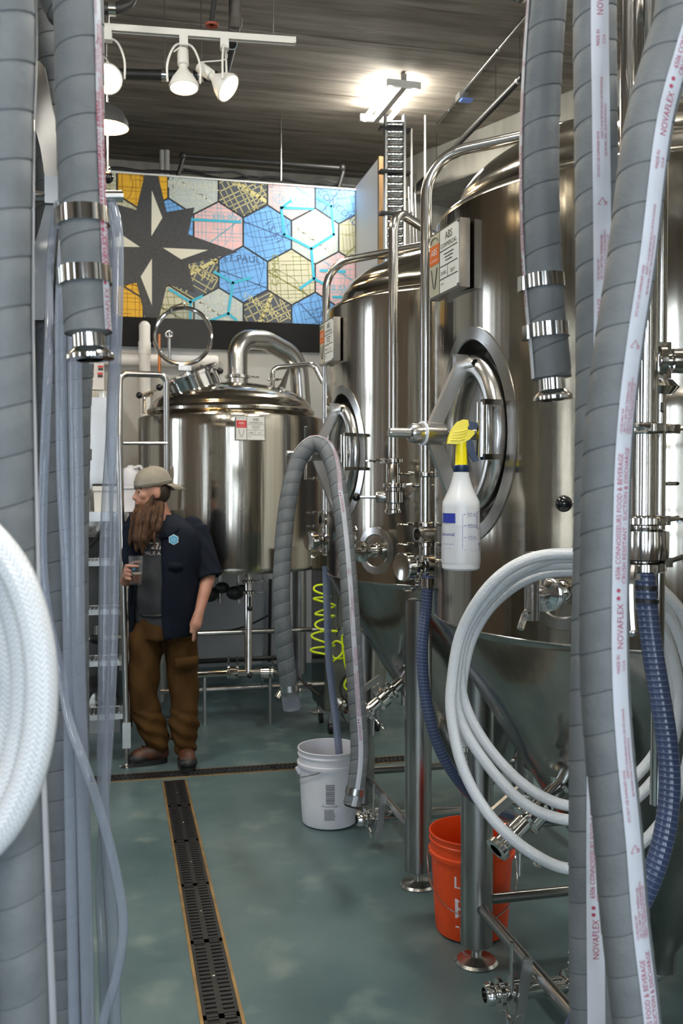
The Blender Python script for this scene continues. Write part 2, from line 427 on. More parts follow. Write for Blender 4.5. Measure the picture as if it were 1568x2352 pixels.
# slanting outer wall with a concrete beam over a dark recess
A = V((2.36, 9.35, 0)); B = V((4.62, 4.22, 0)); D = (B-A).normalized(); NW = V((D.y, -D.x, 0))   # NW points out of the room
if NW.x < 0: NW = -NW
def wallbox(s0, s1, o0, o1, z0, z1, mb):
    P = [A+D*s+NW*o+V((0, 0, z)) for z in (z0, z1) for s, o in ((s0, o0), (s1, o0), (s1, o1), (s0, o1))]
    mb.add(P, [(3, 2, 1, 0), (4, 5, 6, 7), (0, 1, 5, 4), (1, 2, 6, 5), (2, 3, 7, 6), (3, 0, 4, 7)]); return mb
LW = (B-A).length
ws = struct(wallbox(-.1, LW+.3, .55, .75, 0, CEIL+.1, MB()).build('wall_slanted', 'wall_dark', smooth=False))
wallbox(-.1, LW+.2, 0, .55, 4.33, CEIL+.06, MB()).build('concrete_beam', 'wall_concrete', ws, smooth=False)
wallbox(-.05, LW+.2, .02, .5, 4.70, 4.72, MB()).build('beam_cap', 'wall_dark', ws, smooth=False)
for s0 in (.35, 3.6): wallbox(s0, s0+.42, .03, .55, 0, 4.33, MB()).build('pilaster', 'wall_concrete', ws, smooth=False)
wallbox(-.1, LW+.2, .05, .55, 0, 1.1, MB()).build('lower_wall', 'wall_white', ws, smooth=False)
# mural partition with a return at its end
YM = 7.95; XE = onY(815, 440, YM).x
wb = struct(MB().bbox((XL, YM, 0), (XE+.06, YM+.14, 4.16)).build('wall_back', 'wall_white', smooth=False))
MB().bbox((XL, YM-.012, 0), (XE, YM, 1.25)).build('lower_panel', 'wall_lower', wb, smooth=False)
MB().bbox((XL, YM-.03, 0), (XE, YM-.012, .14)).build('cove_base', 'floor_epoxy', wb, smooth=False)
for x in (-.5, .35, 1.2): MB().bbox((x-.006, YM-.016, .14), (x+.006, YM-.012, 1.25)).build('panel_seam', 'dull_steel', wb, smooth=False)
z1 = onY(500, 736, YM-.06).z; z0 = onY(500, 800, YM-.06).z
struct(MB().bbox((XL, YM-.07, z0), (XE, YM, z1)).build('trim_1', 'band_black', smooth=False))
wr = struct(MB().bbox((XE+.001, YM-.72, 0), (XE+.055, YM-.001, 4.17)).build('wall_return', 'white_paint', smooth=False))
MB().bbox((XE, YM-.76, 0), (XE+.06, YM-.721, 4.18)).build('wood_edge', 'wood', wr, smooth=False)

# ------------------------------------------------------------ floor drains with slotted grates
def drain(label, p0, p1, w):
    p0 = V(p0); p1 = V(p1); L = (p1-p0).length; u = (p1-p0).normalized()
    t = thing('floor_drain', label, 'drain', p0, math.atan2(u.y, u.x))
    MB().bbox((0, -w/2, -.03), (L, w/2, .0008)).build('channel', 'grate_void', t, smooth=False)
    for s in (-1, 1):
        MB().bbox((0, s*(w/2-.006), 0), (L, s*(w/2+.005), .0035)).build('edge_angle', 'brass_edge', t, smooth=False)
    MB().bbox((L-.001, -w/2, 0), (L+.010, w/2, .0035)).build('edge_angle', 'brass_edge', t, smooth=False)
    sec = .5; x = 0; i = 0
    slat = None
    while x < L-.05:
        x1 = min(L, x+sec); g = MB(); iw = w/2-.007
        for s in (-1, 1): g.bbox((x+.002, s*(iw-.010), .0009), (x1-.002, s*iw, .0045))
        g.bbox((x+.002, -.009, .0009), (x1-.002, .009, .0045))
        for e in (x+.002, x1-.014): g.bbox((e, -iw, .0009), (e+.012, iw, .0045))
        gr = g.build('grate', 'grate', t, smooth=False)
        q = MB().lathe([(0, .0062), (.004, .006), (.007, .0046), (.007, .001)], (x+(x1-x)*.5, 0, 0), n=12).build('screw', 'polished', gr)
        k = int((x1-x-.03)/.026)
        for j in range(k):
            for s in (-1, 1):
                xx = x+.024+j*.026+(.013 if s > 0 else 0)
                if xx > x1-.022: continue
                if slat is None:
                    slat = MB().bbox((-.0075, -(iw-.018)/2, .0009), (.0075, (iw-.018)/2, .006)).build('slat', 'grate', gr, smooth=False); o = slat
                else:
                    o = bpy.data.objects.new('slat', slat.data); COL.objects.link(o); o.parent = gr
                o.location = (xx, s*(.009+(iw-.018)/2), 0)
        x = x1; i += 1
drain('long black slotted floor drain with brass edges running up the aisle', (.307, 1.9, 0), (.307, 5.33, 0), .125)
drain('black slotted floor drain crossing in front of the brown boots', (-.62, 5.455, 0), (1.75, 5.455, 0), .125)

# ============================================================ mural of map hexagons and a compass star
def zc(x, y): p = onY(240+x/2.6133, 380+y/2.6133, YM-.02); return (p.x, p.z)
zt = onY(530, 417, YM-.02).z; zb = onY(500, 738, YM-.02).z
mu = thing('mural_panel', 'street map mural of coloured hexagons with a black compass star', 'mural', (XE-2, YM-.02, zb))
RECT = [(XL+2.3, zb), (XE-.005, zb), (XE-.005, zt), (XL+2.3, zt)]
def clip(poly, cl):
    out = poly
    for i in range(len(cl)):
        a = cl[i]; b_ = cl[(i+1) % len(cl)]; inp = out; out = []
        side = lambda p: (b_[0]-a[0])*(p[1]-a[1])-(b_[1]-a[1])*(p[0]-a[0])
        for j in range(len(inp)):
            p, q = inp[j-1], inp[j]; sp, sq = side(p), side(q)
            if (sp >= 0) != (sq >= 0): t = sp/(sp-sq); out.append((p[0]+(q[0]-p[0])*t, p[1]+(q[1]-p[1])*t))
            if sq >= 0: out.append(q)
        if not out: return []
    return out
MM = Matrix.Identity(4); MM[1][1] = 0; MM[1][2] = -1; MM[2][1] = 1; MM[2][2] = 0      # local x,y,z -> X, Z, -Y
def MMo(off): M = MM.copy(); M[1][3] = YM-off; return M
MB().bbox((RECT[0][0], YM-.02, zb), (RECT[1][0], YM-.001, zt)).build('board', 'black_paint', mu, True, smooth=False)
MB().bbox((RECT[0][0], YM-.03, zt), (XE, YM-.001, zt+.012)).build('top_rail', 'white_paint', mu, True, smooth=False)
HC = {'b': (.15, .38, .74), 'p': (.72, .45, .44), 't': (.53, .51, .37), 'g': (.43, .49, .48), 'd': (.065, .075, .095), 'y': (.75, .42, .02), 'l': (.50, .38, .60), 'o': (.70, .33, .16)}
LC = {'b': (.05, .11, .24), 'p': (.20, .44, .56), 't': (.22, .24, .06), 'g': (.62, .63, .52), 'd': (.58, .52, .24), 'y': (.40, .18, .01), 'l': (.60, .22, .10), 'o': (.50, .20, .05)}
for k_, c_ in HC.items(): mat('map_'+k_, c_, .6, c2=tuple(min(1, q*1.08) for q in c_), scale=20)
for k_, c_ in LC.items(): mat('street_'+k_, c_, .6)
mat('route_cyan', (.04, .42, .58), .5); mat('star_black', (.032, .034, .036), .55, c2=(.05, .052, .054), scale=60); mat('star_cream', (.68, .66, .54), .5)
hx0, hz0 = zc(832, 655); HR = .2335; HWD = HR*math.sqrt(3); HDY = HR*1.5
# rows from the top of the panel down; column 0 is the ST.PAUL column
rows = [(-2, 0, {-3: 't', -2: 'y', -1: 'g', 0: 'd', 1: 'p', 2: 'b', 3: 't'}), (-1, .5, {-3: 't', -2: 'b', -1: 'p', 0: 'b', 1: 'g', 2: 't'}),
        (0, 0, {-3: 't', -2: 'y', -1: 'd', 0: 'b', 1: 't', 2: 'p', 3: 'b'}), (1, .5, {-3: 'y', -2: 't', -1: 'g', 0: 'd', 1: 'b', 2: 'p'}), (1, .5, {})]
WORDS = {(-2, 0): ('UNIVERSITY', -28, 0, -.02), (-1, -1): ('SELBY', 0, .06, .075), (-1, 0): ('I S S I', -58, .03, .0), (0, 0): ('ST.PAUL', 0, -.01, .10), (0, 1): ('COMO', 90, -.11, .05),
         (-2, 1): ('GRAND', 0, .0, -.10), (-2, 2): ('CONCORD', -38, -.02, -.12), (1, 0): ('UNIVERSITY', -30, -.04, .07), (0, -1): ('UNIVERSITY', -30, .0, .0), (-2, -1): ('MARSHALL', 0, 0, -.03), (-2, -2): ('CEDAR', 90, .13, .05), (0, 2): ('GRAND', 0, .02, -.11), (1, 1): ('I S S', -55, .03, .02)}
for r, off, cells in rows:
    rr = random.Random(r*31+5)
    for c, k_ in cells.items():
        x = hx0+(c+off)*HWD; z = hz0-r*HDY
        hexa = [(x+HR*.965*math.cos(R_(90+60*i)), z+HR*.965*math.sin(R_(90+60*i))) for i in range(6)]
        poly = clip(hexa, RECT)
        if len(poly) < 3: continue
        h = MB().prism(poly, MMo(.0202), .0015).build('hexagon', 'map_'+k_, mu, True, smooth=False)
        s = MB(); a0 = {'b': 14, 'p': 1, 't': 4, 'g': 0, 'd': 28 if c == 0 else 62, 'y': 0, 'l': 0}.get(k_, 0)
        def street(px, pz, ang, w):
            d = (math.cos(R_(ang)), math.sin(R_(ang))); q = (-d[1]*w/2, d[0]*w/2)
            rect = [(px-d[0]*.6-q[0], pz-d[1]*.6-q[1]), (px+d[0]*.6-q[0], pz+d[1]*.6-q[1]), (px+d[0]*.6+q[0], pz+d[1]*.6+q[1]), (px-d[0]*.6+q[0], pz-d[1]*.6+q[1])]
            pl = clip(rect, poly)
            if len(pl) > 2: s.add([(X_, YM-.0222, Z_) for X_, Z_ in pl], [tuple(range(len(pl)))])
        def piece(x0, z0, x1, z1, w):
            L_ = math.hypot(x1-x0, z1-z0); q = (-(z1-z0)/L_*w/2, (x1-x0)/L_*w/2)
            pl = clip([(x0-q[0], z0-q[1]), (x1-q[0], z1-q[1]), (x1+q[0], z1+q[1]), (x0+q[0], z0+q[1])], poly)
            if len(pl) > 2: s.add([(X_, YM-.0222, Z_) for X_, Z_ in pl], [tuple(range(len(pl)))])
        wide = {'g': .006, 'd': .008, 'b': .004, 'p': .0045, 't': .005, 'y': .006, 'l': .005}.get(k_, .005)
        for ang in (a0, a0+90):
            o_ = -.24
            while o_ < .24:
                o_ += rr.choice((.030, .034, .046, .062))
                nx, nz = -math.sin(R_(ang))*o_, math.cos(R_(ang))*o_; dx, dz = math.cos(R_(ang)), math.sin(R_(ang))
                u0, u1 = (-.3, .3) if rr.random() < .55 else (rr.uniform(-.25, .05), rr.uniform(.08, .3))
                piece(x+nx+dx*u0, z+nz+dz*u0, x+nx+dx*u1, z+nz+dz*u1, wide*rr.choice((.7, 1, 1)))
        street(x+rr.uniform(-.05, .05), z+rr.uniform(-.05, .05), a0+rr.choice((-32, 38, -58)), wide*2.2 if k_ != 'd' else .03)
        for i in range(1):
            cx_, cz_ = x+rr.uniform(-.3, .3), z+rr.uniform(-.3, .3); R0 = rr.uniform(.18, .35); pts_ = [(cx_+R0*math.cos(q/14*2*PI), cz_+R0*math.sin(q/14*2*PI)) for q in range(15)]
            for p_, q_ in zip(pts_, pts_[1:]): piece(*p_, *q_, wide)
        if s.f: s.build('street_lines', 'street_'+k_, h, True, smooth=False)
        if (r, c) in WORDS:
            w_, ang, ox, oz = WORDS[(r, c)]; ca, sa = math.cos(R_(ang)), math.sin(R_(ang))
            tb = MB(); sz = .085 if len(w_) < 9 else .07
            tb.text(w_, sz, None, fn=lambda a, b: V((x+ox+a*ca-b*sa, YM-.0228, z+oz+a*sa+b*ca)))
            tb.v = [V((min(max(p.x, RECT[0][0]), RECT[1][0]), p.y, min(max(p.z, zb), zt))) for p in tb.v]
            tb.build('street_name', 'street_'+k_, h, True, smooth=False)
sx0, sz0 = zc(283, 492)
star = []
for i in range(8):
    a = R_(90-45*i); rl = (.80 if i % 4 == 0 else .70) if i % 2 == 0 else .485
    star.append((sx0+rl*math.cos(a), sz0+rl*math.sin(a))); a2 = a-R_(22.5); star.append((sx0+.315*math.cos(a2), sz0+.315*math.sin(a2)))
cen = (sx0, sz0); sb = MB()
for i in range(8):
    p = clip([cen, star[2*i-1], star[2*i], star[2*i+1]][::-1], RECT)
    if len(p) > 2: sb.prism(p, MMo(.0225), .0012)
sb.build('compass_star', 'star_black', mu, True, smooth=False)
for tri in (((283, 150), (347, 315), (281, 425)), ((350, 495), (620, 508), (460, 565)), ((284, 560), (284, 840), (217, 668)), ((212, 490), (105, 418), (-55, 488))):
    p = [zc(*q) for q in tri]; p = p if (p[1][0]-p[0][0])*(p[2][1]-p[0][1])-(p[1][1]-p[0][1])*(p[2][0]-p[0][0]) > 0 else p[::-1]
    MB().prism(p, MMo(.0238), .001).build('star_facet', 'star_cream', mu, True, smooth=False)
for line in ([(1115, 215), (1060, 255), (1077, 415), (1240, 500), (1375, 415), (1360, 245), (1275, 195)], [(1060, 255), (1250, 262)], [(1240, 500), (1255, 680), (1175, 737)], [(1255, 680), (1345, 725)], [(525, 325), (815, 340)],
             [(660, 640), (770, 705), (875, 675)], [(770, 705), (742, 890), (640, 930)], [(742, 890), (790, 928)], [(392, 745), (515, 820), (585, 785)], [(515, 820), (515, 918)], [(1295, 632), (1440, 638)], [(1370, 790), (1490, 793)]):
    p = [zc(*q) for q in line]; rt = MB()
    for a, b in zip(p, p[1:]):
        d = (V(b)-V(a)).normalized(); q = V((-d.y, d.x))*.011; a_ = V(a)-d*.008; b_ = V(b)+d*.008
        rt.add([(t_[0], YM-.0244, t_[1]) for t_ in (a_-q, b_-q, b_+q, a_+q)], [(0, 1, 2, 3)])
    rt.build('route_line', 'route_cyan', mu, True, smooth=False)

# ============================================================ ceiling services
def pipe(name, label, cat, pts, r, m, bend=.06, group=None, n=12):
    pts = [V(p) for p in pts]; base = min(pts, key=lambda p: p.z)
    t = thing(name, label, cat, base, 0, group)
    MB().tube(fillet(pts, bend) if len(pts) > 2 else pts, r, n).build('tube', m, t, True)
    return t
def clampband(t, p, ax, r, w=.018, m='polished'):
    MB().lathe([(r, -w), (r+.007, -w), (r+.007, w), (r, w)], p, ax, 16).build('pipe_clamp', m, t, True)
# fluorescent fixture in view and its kin further along the ceiling
def fluoro(label, a, b, group=None):
    a = V(a); b = V(b); u = (b-a).normalized(); s = V((-u.y, u.x, 0)); t = thing('fluorescent_fixture', label, 'ceiling light', (a+b)/2, 0, group)
    L = (b-a).length; M = frame((a+b)/2, u, s)
    MB(M).box((0, 0, .02), (L, .045, .11)).build('housing', 'dull_steel', t, True, smooth=False)
    for e in (-1, 1): MB(M).box((e*L*.5, 0, -.005), (.03, .26, .05)).build('end_cap', 'lamp_white', t, True, smooth=False)
    for e in (-1, 1):
        MB(M).cyl((-L*.48, e*.095, -.02), (L*.48, e*.095, -.02), .018, n=10).build('tube_lamp', 'tube_light', t, True)
    o = area_light('tube_glow', (a+b)/2-V((0, 0, .05)), (0, 0, math.atan2(u.y, u.x)), L, .2, 40, (1, .97, .90))
    return t
pa = onZ(927, 192, CEIL-.09); pb = onZ(862, 272, CEIL-.09)
fluoro('lit twin tube fluorescent fixture on the ceiling above the ribbed column', pa, pb, None)
for x, y in ((.9, 2.2), (-1.3, 3.8), (.9, -1.6), (-1.3, -.2), (2.9, .6), (3.1, 3.6)):
    fluoro('twin tube fluorescent fixture on the ceiling over the tank aisle', (x, y-.6, CEIL-.09), (x, y+.6, CEIL-.09), 'fluorescent fixtures over the tank aisle')
# lighting track and spots
T0 = at(215, 60.5, 4.99); T1 = at(675, 93, 5.15); tz = (T0.z+T1.z)/2; T0.z = T1.z = tz
tu = (T1-T0).normalized()
tr = thing('lighting_track', 'white lighting track rail hung below the concrete ceiling', 'light track', (T0+T1)/2)
b = MB(frame((T0+T1)/2, tu, (0, 0, 1))); L = (T1-T0).length
b.box((0, .01, 0), (L, .006, .036)); b.box((0, -.006, .015), (L, .03, .005)); b.box((0, -.006, -.015), (L, .03, .005)); b.build('rail', 'lamp_white', tr, True, smooth=False)
MB(frame(T1, tu, (0, 0, 1))).box((.004, -.002, 0), (.01, .032, .04)).build('end_cap', 'lamp_white', tr, True, smooth=False)
for px in (626, 250): 
    q = T0.lerp(T1, (px-215)/460); MB().cyl(q, (q.x, q.y, CEIL), .0035, n=8).build('hanger_rod', 'satin', tr, True)
def spot(label, px, aim, sy=1, side=False):
    q = T0.lerp(T1, (px-215)/460)+V((0, 0, -.012)); t = thing('track_spotlight', label, 'spotlight', q)
    MB(frame(q, tu, (0, 0, 1))).box((0, -.03, 0), (.045, .06, .045)).build('adapter', 'lamp_white', t, True, smooth=False)
    aim = V(aim).normalized(); piv = q+V((0, 0, -.25)); w = tu if not side else -CAMF
    w = V((w.x, w.y, 0)).normalized()
    MB().tube(catmull([piv-w*.085, piv-w*.085+V((0, 0, .1)), piv-w*.05+V((0, 0, .185)), piv+V((0, 0, .205)), piv+w*.05+V((0, 0, .185)), piv+w*.085+V((0, 0, .1)), piv+w*.085], k=6), .006, 8).build('yoke', 'lamp_white', t, True)
    MB().tube(catmull([q-V((0, 0, .05)), q-V((0, 0, .09))-w*.05, piv-aim*.17+V((0, 0, .03)), piv-aim*.16], k=6), .004, 6).build('cord', 'lamp_white', t, True)
    hd = MB().lathe([(0, -.185), (.028, -.185), (.03, -.18), (.03, -.10), (.022, -.095), (.022, -.08), (.034, -.06), (.062, -.02), (.078, .015), (.078, .03), (.072, .03)], piv, aim, 20).build('lamp_head', 'lamp_white', t, True)
    MB().lathe([(0, .024), (.05, .022), (.072, .014)], piv, aim, 20).build('bulb_face', 'bulb_warm', t, True)
    d = bpy.data.lights.new('spot_glow', 'SPOT'); d.energy = 38; d.spot_size = R_(75); d.spot_blend = .7; d.color = (1, .84, .62); d.shadow_soft_size = .05
    o = bpy.data.objects.new('spot_glow', d); COL.objects.link(o); o.location = piv+aim*.06; o.rotation_euler = aim.to_track_quat('-Z', 'Y').to_euler()
spot('white track spotlight turned outwards with its lit face showing', 246, -CAMF*.8+CAMR*.1+V((0, 0, -.55)), side=False)
spot('white track spotlight hanging straight down between the other two', 418, CAMR*.05-CAMF*.12+V((0, 0, -1)))
spot('white track spotlight tilted sideways next to the end of the rail', 512, CAMR*.75-CAMF*.2+V((0, 0, -.62)), side=True)
# warm pendant
q = at(245, 285, 5.6); t = thing('pendant_lamp', 'dark domed pendant lamp with a warm glowing bulb', 'pendant lamp', q)
MB().lathe([(.02, .12), (.04, .11), (.09, .075), (.122, .02), (.128, -.02)], q, n=28).build('shade', 'shade_outside', t, True)
MB().lathe([(.0, .10), (.03, .10), (.085, .068), (.117, .018), (.124, -.02)], q, n=28).build('reflector', 'shade_inside', t, True)
MB().sphere(q+V((0, 0, .035)), (.032, .032, .04)).build('bulb', 'bulb_warm', t, True)
MB().cyl(q+V((0, 0, .11)), (q.x, q.y, CEIL), .005, n=8).build('cord', 'black_paint', t, True)
d = bpy.data.lights.new('pendant_glow', 'POINT'); d.energy = 22; d.color = (1, .68, .34); d.shadow_soft_size = .04
o = bpy.data.objects.new('pendant_glow', d); COL.objects.link(o); o.location = q+V((0, 0, -.03))
q = at(247, 408, 5.6); t = thing('cable_hanger', 'small chrome cable hanger with dark ball beside the mural', 'hanger', q)
MB().cyl(q, (q.x, q.y, CEIL), .006, n=8).build('rod', 'satin', t, True); MB().sphere(q, .035).build('ball', 'black_gloss', t, True)
MB().torus(q+V((0, 0, .045)), CAMF, .018, .006, 14, 6).build('ring', 'polished', t, True)
# pipes
t = pipe('ceiling_pipe', 'thick black pipe running level behind the track spotlights', 'pipe', [at(140, 166, 5.85), at(500, 176, 5.95)], .032, 'pipe_black')
for px in (378, 436, 460): clampband(t, at(px, 172.5, 5.92), tu, .032)
for px in (378, 462): q = at(px, 165, 5.92); MB().cyl(q, (q.x, q.y, CEIL), .004, n=6).build('hanger_rod', 'satin', t, True)
t = pipe('drop_pipe', 'brown iron pipe stub with round end cap dropping past the track rail', 'pipe', [at(545, -60, 5.3), at(540, 40, 5.35), at(537, 72, 5.38)], .034, 'pipe_brown')
MB().lathe([(0, 0), (.036, 0), (.038, .01), (.038, .05), (.034, .05)], at(540, 62, 5.34), V((.0, -.5, 1)), 18).build('end_cap', 'pipe_brown', t, True)
t = pipe('drop_pipe', 'dark pipe slanting behind the tilted track spotlight', 'pipe', [V((at(537, 60, 5.48).x, at(537, 60, 5.48).y, CEIL)), at(536, 75, 5.5), at(530, 110, 5.6), at(518, 160, 5.8)], .028, 'pipe_black')
clampband(t, at(532, 100, 5.57), ray(532, 100), .028)
t = pipe('sprinkler_drop', 'thin black pipe drop with a red ceiling ring', 'pipe', [at(497, -40, 5.2), at(486, 55, 5.3)], .015, 'pipe_black')
MB().lathe([(.014, -.004), (.035, -.01), (.038, .0), (.014, .008)], at(486, 56, 5.3), (0, 0, 1), 14).build('escutcheon', 'rust_red', t, True)
t = pipe('looped_pipe', 'black bent pipe with a bright clamp above the track rail', 'pipe', [at(190, 22, 4.8), at(268, 20, 4.85), at(300, 6, 4.9), at(305, -40, 4.9)], .03, 'pipe_black', .07)
clampband(t, at(258, 20, 4.84), tu, .03)
t = pipe('sprinkler_pipe', 'black sprinkler pipe running towards the slanting wall', 'pipe', [at(938, 449, 9.05), at(1200, 175, 6.47)], .024, 'pipe_black')
for px, py, dd in ((1002, 383, 8.3), (1138, 241, 6.98), (1193, 183, 6.53)):
    q = at(px, py, dd); MB().cyl(q, (q.x, q.y, CEIL), .004, n=6).build('hanger_rod', 'satin', t, True); clampband(t, q, at(1200, 175, 6.47)-at(938, 449, 9.05), .024, .014)
c0, c1, c2 = onZ(1003, 286, CEIL-.02), onZ(1060, 214, CEIL-.02), onZ(1212, 32, CEIL-.02)
t = pipe('ceiling_conduit', 'thin metal conduit along the ceiling past a blue sensor box', 'conduit', [c0, c1, c2], .010, 'satin')
for q in (c0.lerp(c1, .5), c1.lerp(c2, .6)): clampband(t, q, c2-c0, .01, .01)
q = c1; t = thing('sensor_box', 'small blue and grey sensor box on the ceiling conduit', 'sensor', q-V((0, 0, .04)))
MB().box(q-V((0, 0, .03)), (.07, .09, .05)).build('housing', 'dull_steel', t, True, smooth=False); MB().box(q-V((-.03, .02, .06)), (.09, .07, .012)).build('lens', 'sensor_blue', t, True, smooth=False)
for px, y0, y1, dd in ((945, 330, 486, 8.2), (976, 288, 415, 7.9)):
    pipe('drop_rod', 'slim pale rod hanging '+('right next to the ribbed column' if px < 950 else 'between the ribbed column and the sprinkler pipe'), 'rod', [V((at(px, y0, dd).x, at(px, y0, dd).y, CEIL)), at(px, y1, dd)], .008, 'lamp_white', group='rods beside the ribbed column')
t = pipe('black_pipe_frame', 'black pipe frame bridging above the mural', 'pipe', [at(405, 415, 7.8), at(422, 358, 7.8), at(790, 387, 8.1), at(775, 440, 8.1)], .018, 'pipe_black', .03)
for px, py in ((420, 358), (786, 386)): MB().sphere(at(px, py, 7.8 if px < 500 else 8.09), .03).build('elbow', 'pipe_black', t, True)
q = at(645, 335, 7.9); pipe('threaded_rod', 'threaded rod hanging above the middle of the mural', 'rod', [V((at(645, 330, 7.9).x, at(645, 330, 7.9).y, CEIL)), at(645, 415, 7.9)], .008, 'satin')
cp = [V((onY(150+i*42, 400, 8.02).x, 8.02+random.uniform(-.02, .02), 4.19+random.uniform(-.008, .03))) for i in range(17)]
pipe('cable_run', 'loose black cables lying along the top of the mural', 'cable', catmull(cp, k=4), .014, 'rubber', n=8)
cp = [V((onY(420+i*40, 400, 8.0).x, 7.985+random.uniform(-.01, .02), 4.185+random.uniform(-.004, .05))) for i in range(10)]
pipe('cable_run', 'short black cable tangled on the mural cables', 'cable', catmull(cp, k=4), .010, 'rubber', n=8)
for px in (372, 384): pipe('wall_conduit', ('taller' if px < 380 else 'shorter')+' pale vertical conduit of the pair above the mural star', 'conduit', [at(px, 326+(px-372)*1.2, 8.75), at(px, 425, 8.75)], .022, 'lamp_white', group='conduits above the mural star')
# ribbed column: rollers between two rails
q = at(906, 300, 7.05); cxp = V((q.x, q.y, 0)); ax = tu.copy(); ax.z = 0; ax.normalize()
t = thing('ribbed_column', 'silver ribbed column between dark rails rising to the ceiling', 'column', cxp)
for s in (-1, 1): MB().box(cxp+CAMR*s*.068+V((0, 0, 2.18)), (.016, .05, 4.36)).build('rail', 'dull_steel', t, True, smooth=False)
rl = None; z = 2.55
while z < 4.34:
    if rl is None: rl = MB(Matrix.Translation((0, 0, 0))).lathe([(0, -.058), (.024, -.058), (.026, -.05), (.026, .05), (.024, .058), (0, .058)], (0, 0, 0), CAMR, 16).build('roller', 'polished', t); o = rl
    else: o = bpy.data.objects.new('roller', rl.data); COL.objects.link(o); o.parent = t
    o.location = (0, 0, z); z += .0545
for py in (298, 396, 491, 590): MB().box((cxp.x, cxp.y, at(906, py, 7.05).z), (.23, .07, .02)).build('bracket', 'black_paint', t, True, smooth=False)
# conduits going down beside the pilaster
for i, px in enumerate((938, 946, 953)): pipe('wall_conduit', 'thin vertical conduit in the bundle behind the ribbed column', 'conduit', [at(px, 400, 8.3), at(px, 430+i*8, 8.25), at(px+6, 600, 8.2)], .009, 'satin', group='conduit bundle behind the ribbed column')
# ============================================================ conical fermenters
TR, ZC0, ZC1, ZS = .69, .21, 1.23, 2.40          # radius, cone foot, cone top, shoulder
MZ = 1.765                                        # manway height
MAZ = R_(-168.3)
def cylp(az, r, z): return V((r*math.cos(az), r*math.sin(az), z))
CACHE = {}
def shared(key, name, m, parent, fn):
    if key in CACHE: return link(name, CACHE[key].data, parent)
    o = fn().build(name, m, parent); CACHE[key] = o; return o
def shell_mesh(maz):
    b = MB(); n = 216; rows = []; P = []; Fc = []
    zs = [ZC1+.004]+[ZC1+.025+i*.025 for i in range(int((ZS-ZC1-.03)/.025))]+[ZS]
    for z in zs:
        rows.append(len(P)); P += [cylp(2*PI*i/n, TR, z) for i in range(n)]
    for a in range(len(rows)-1):
        for i in range(n):
            j = (i+1) % n; az = 2*PI*(i+.5)/n; d = (az-maz+PI) % (2*PI)-PI; zc_ = (zs[a]+zs[a+1])/2
            if (d*TR/.170)**2+((zc_-MZ)/.270)**2 < 1: continue
            Fc.append((rows[a]+i, rows[a]+j, rows[a+1]+j, rows[a+1]+i))
    return b.add(P, Fc)
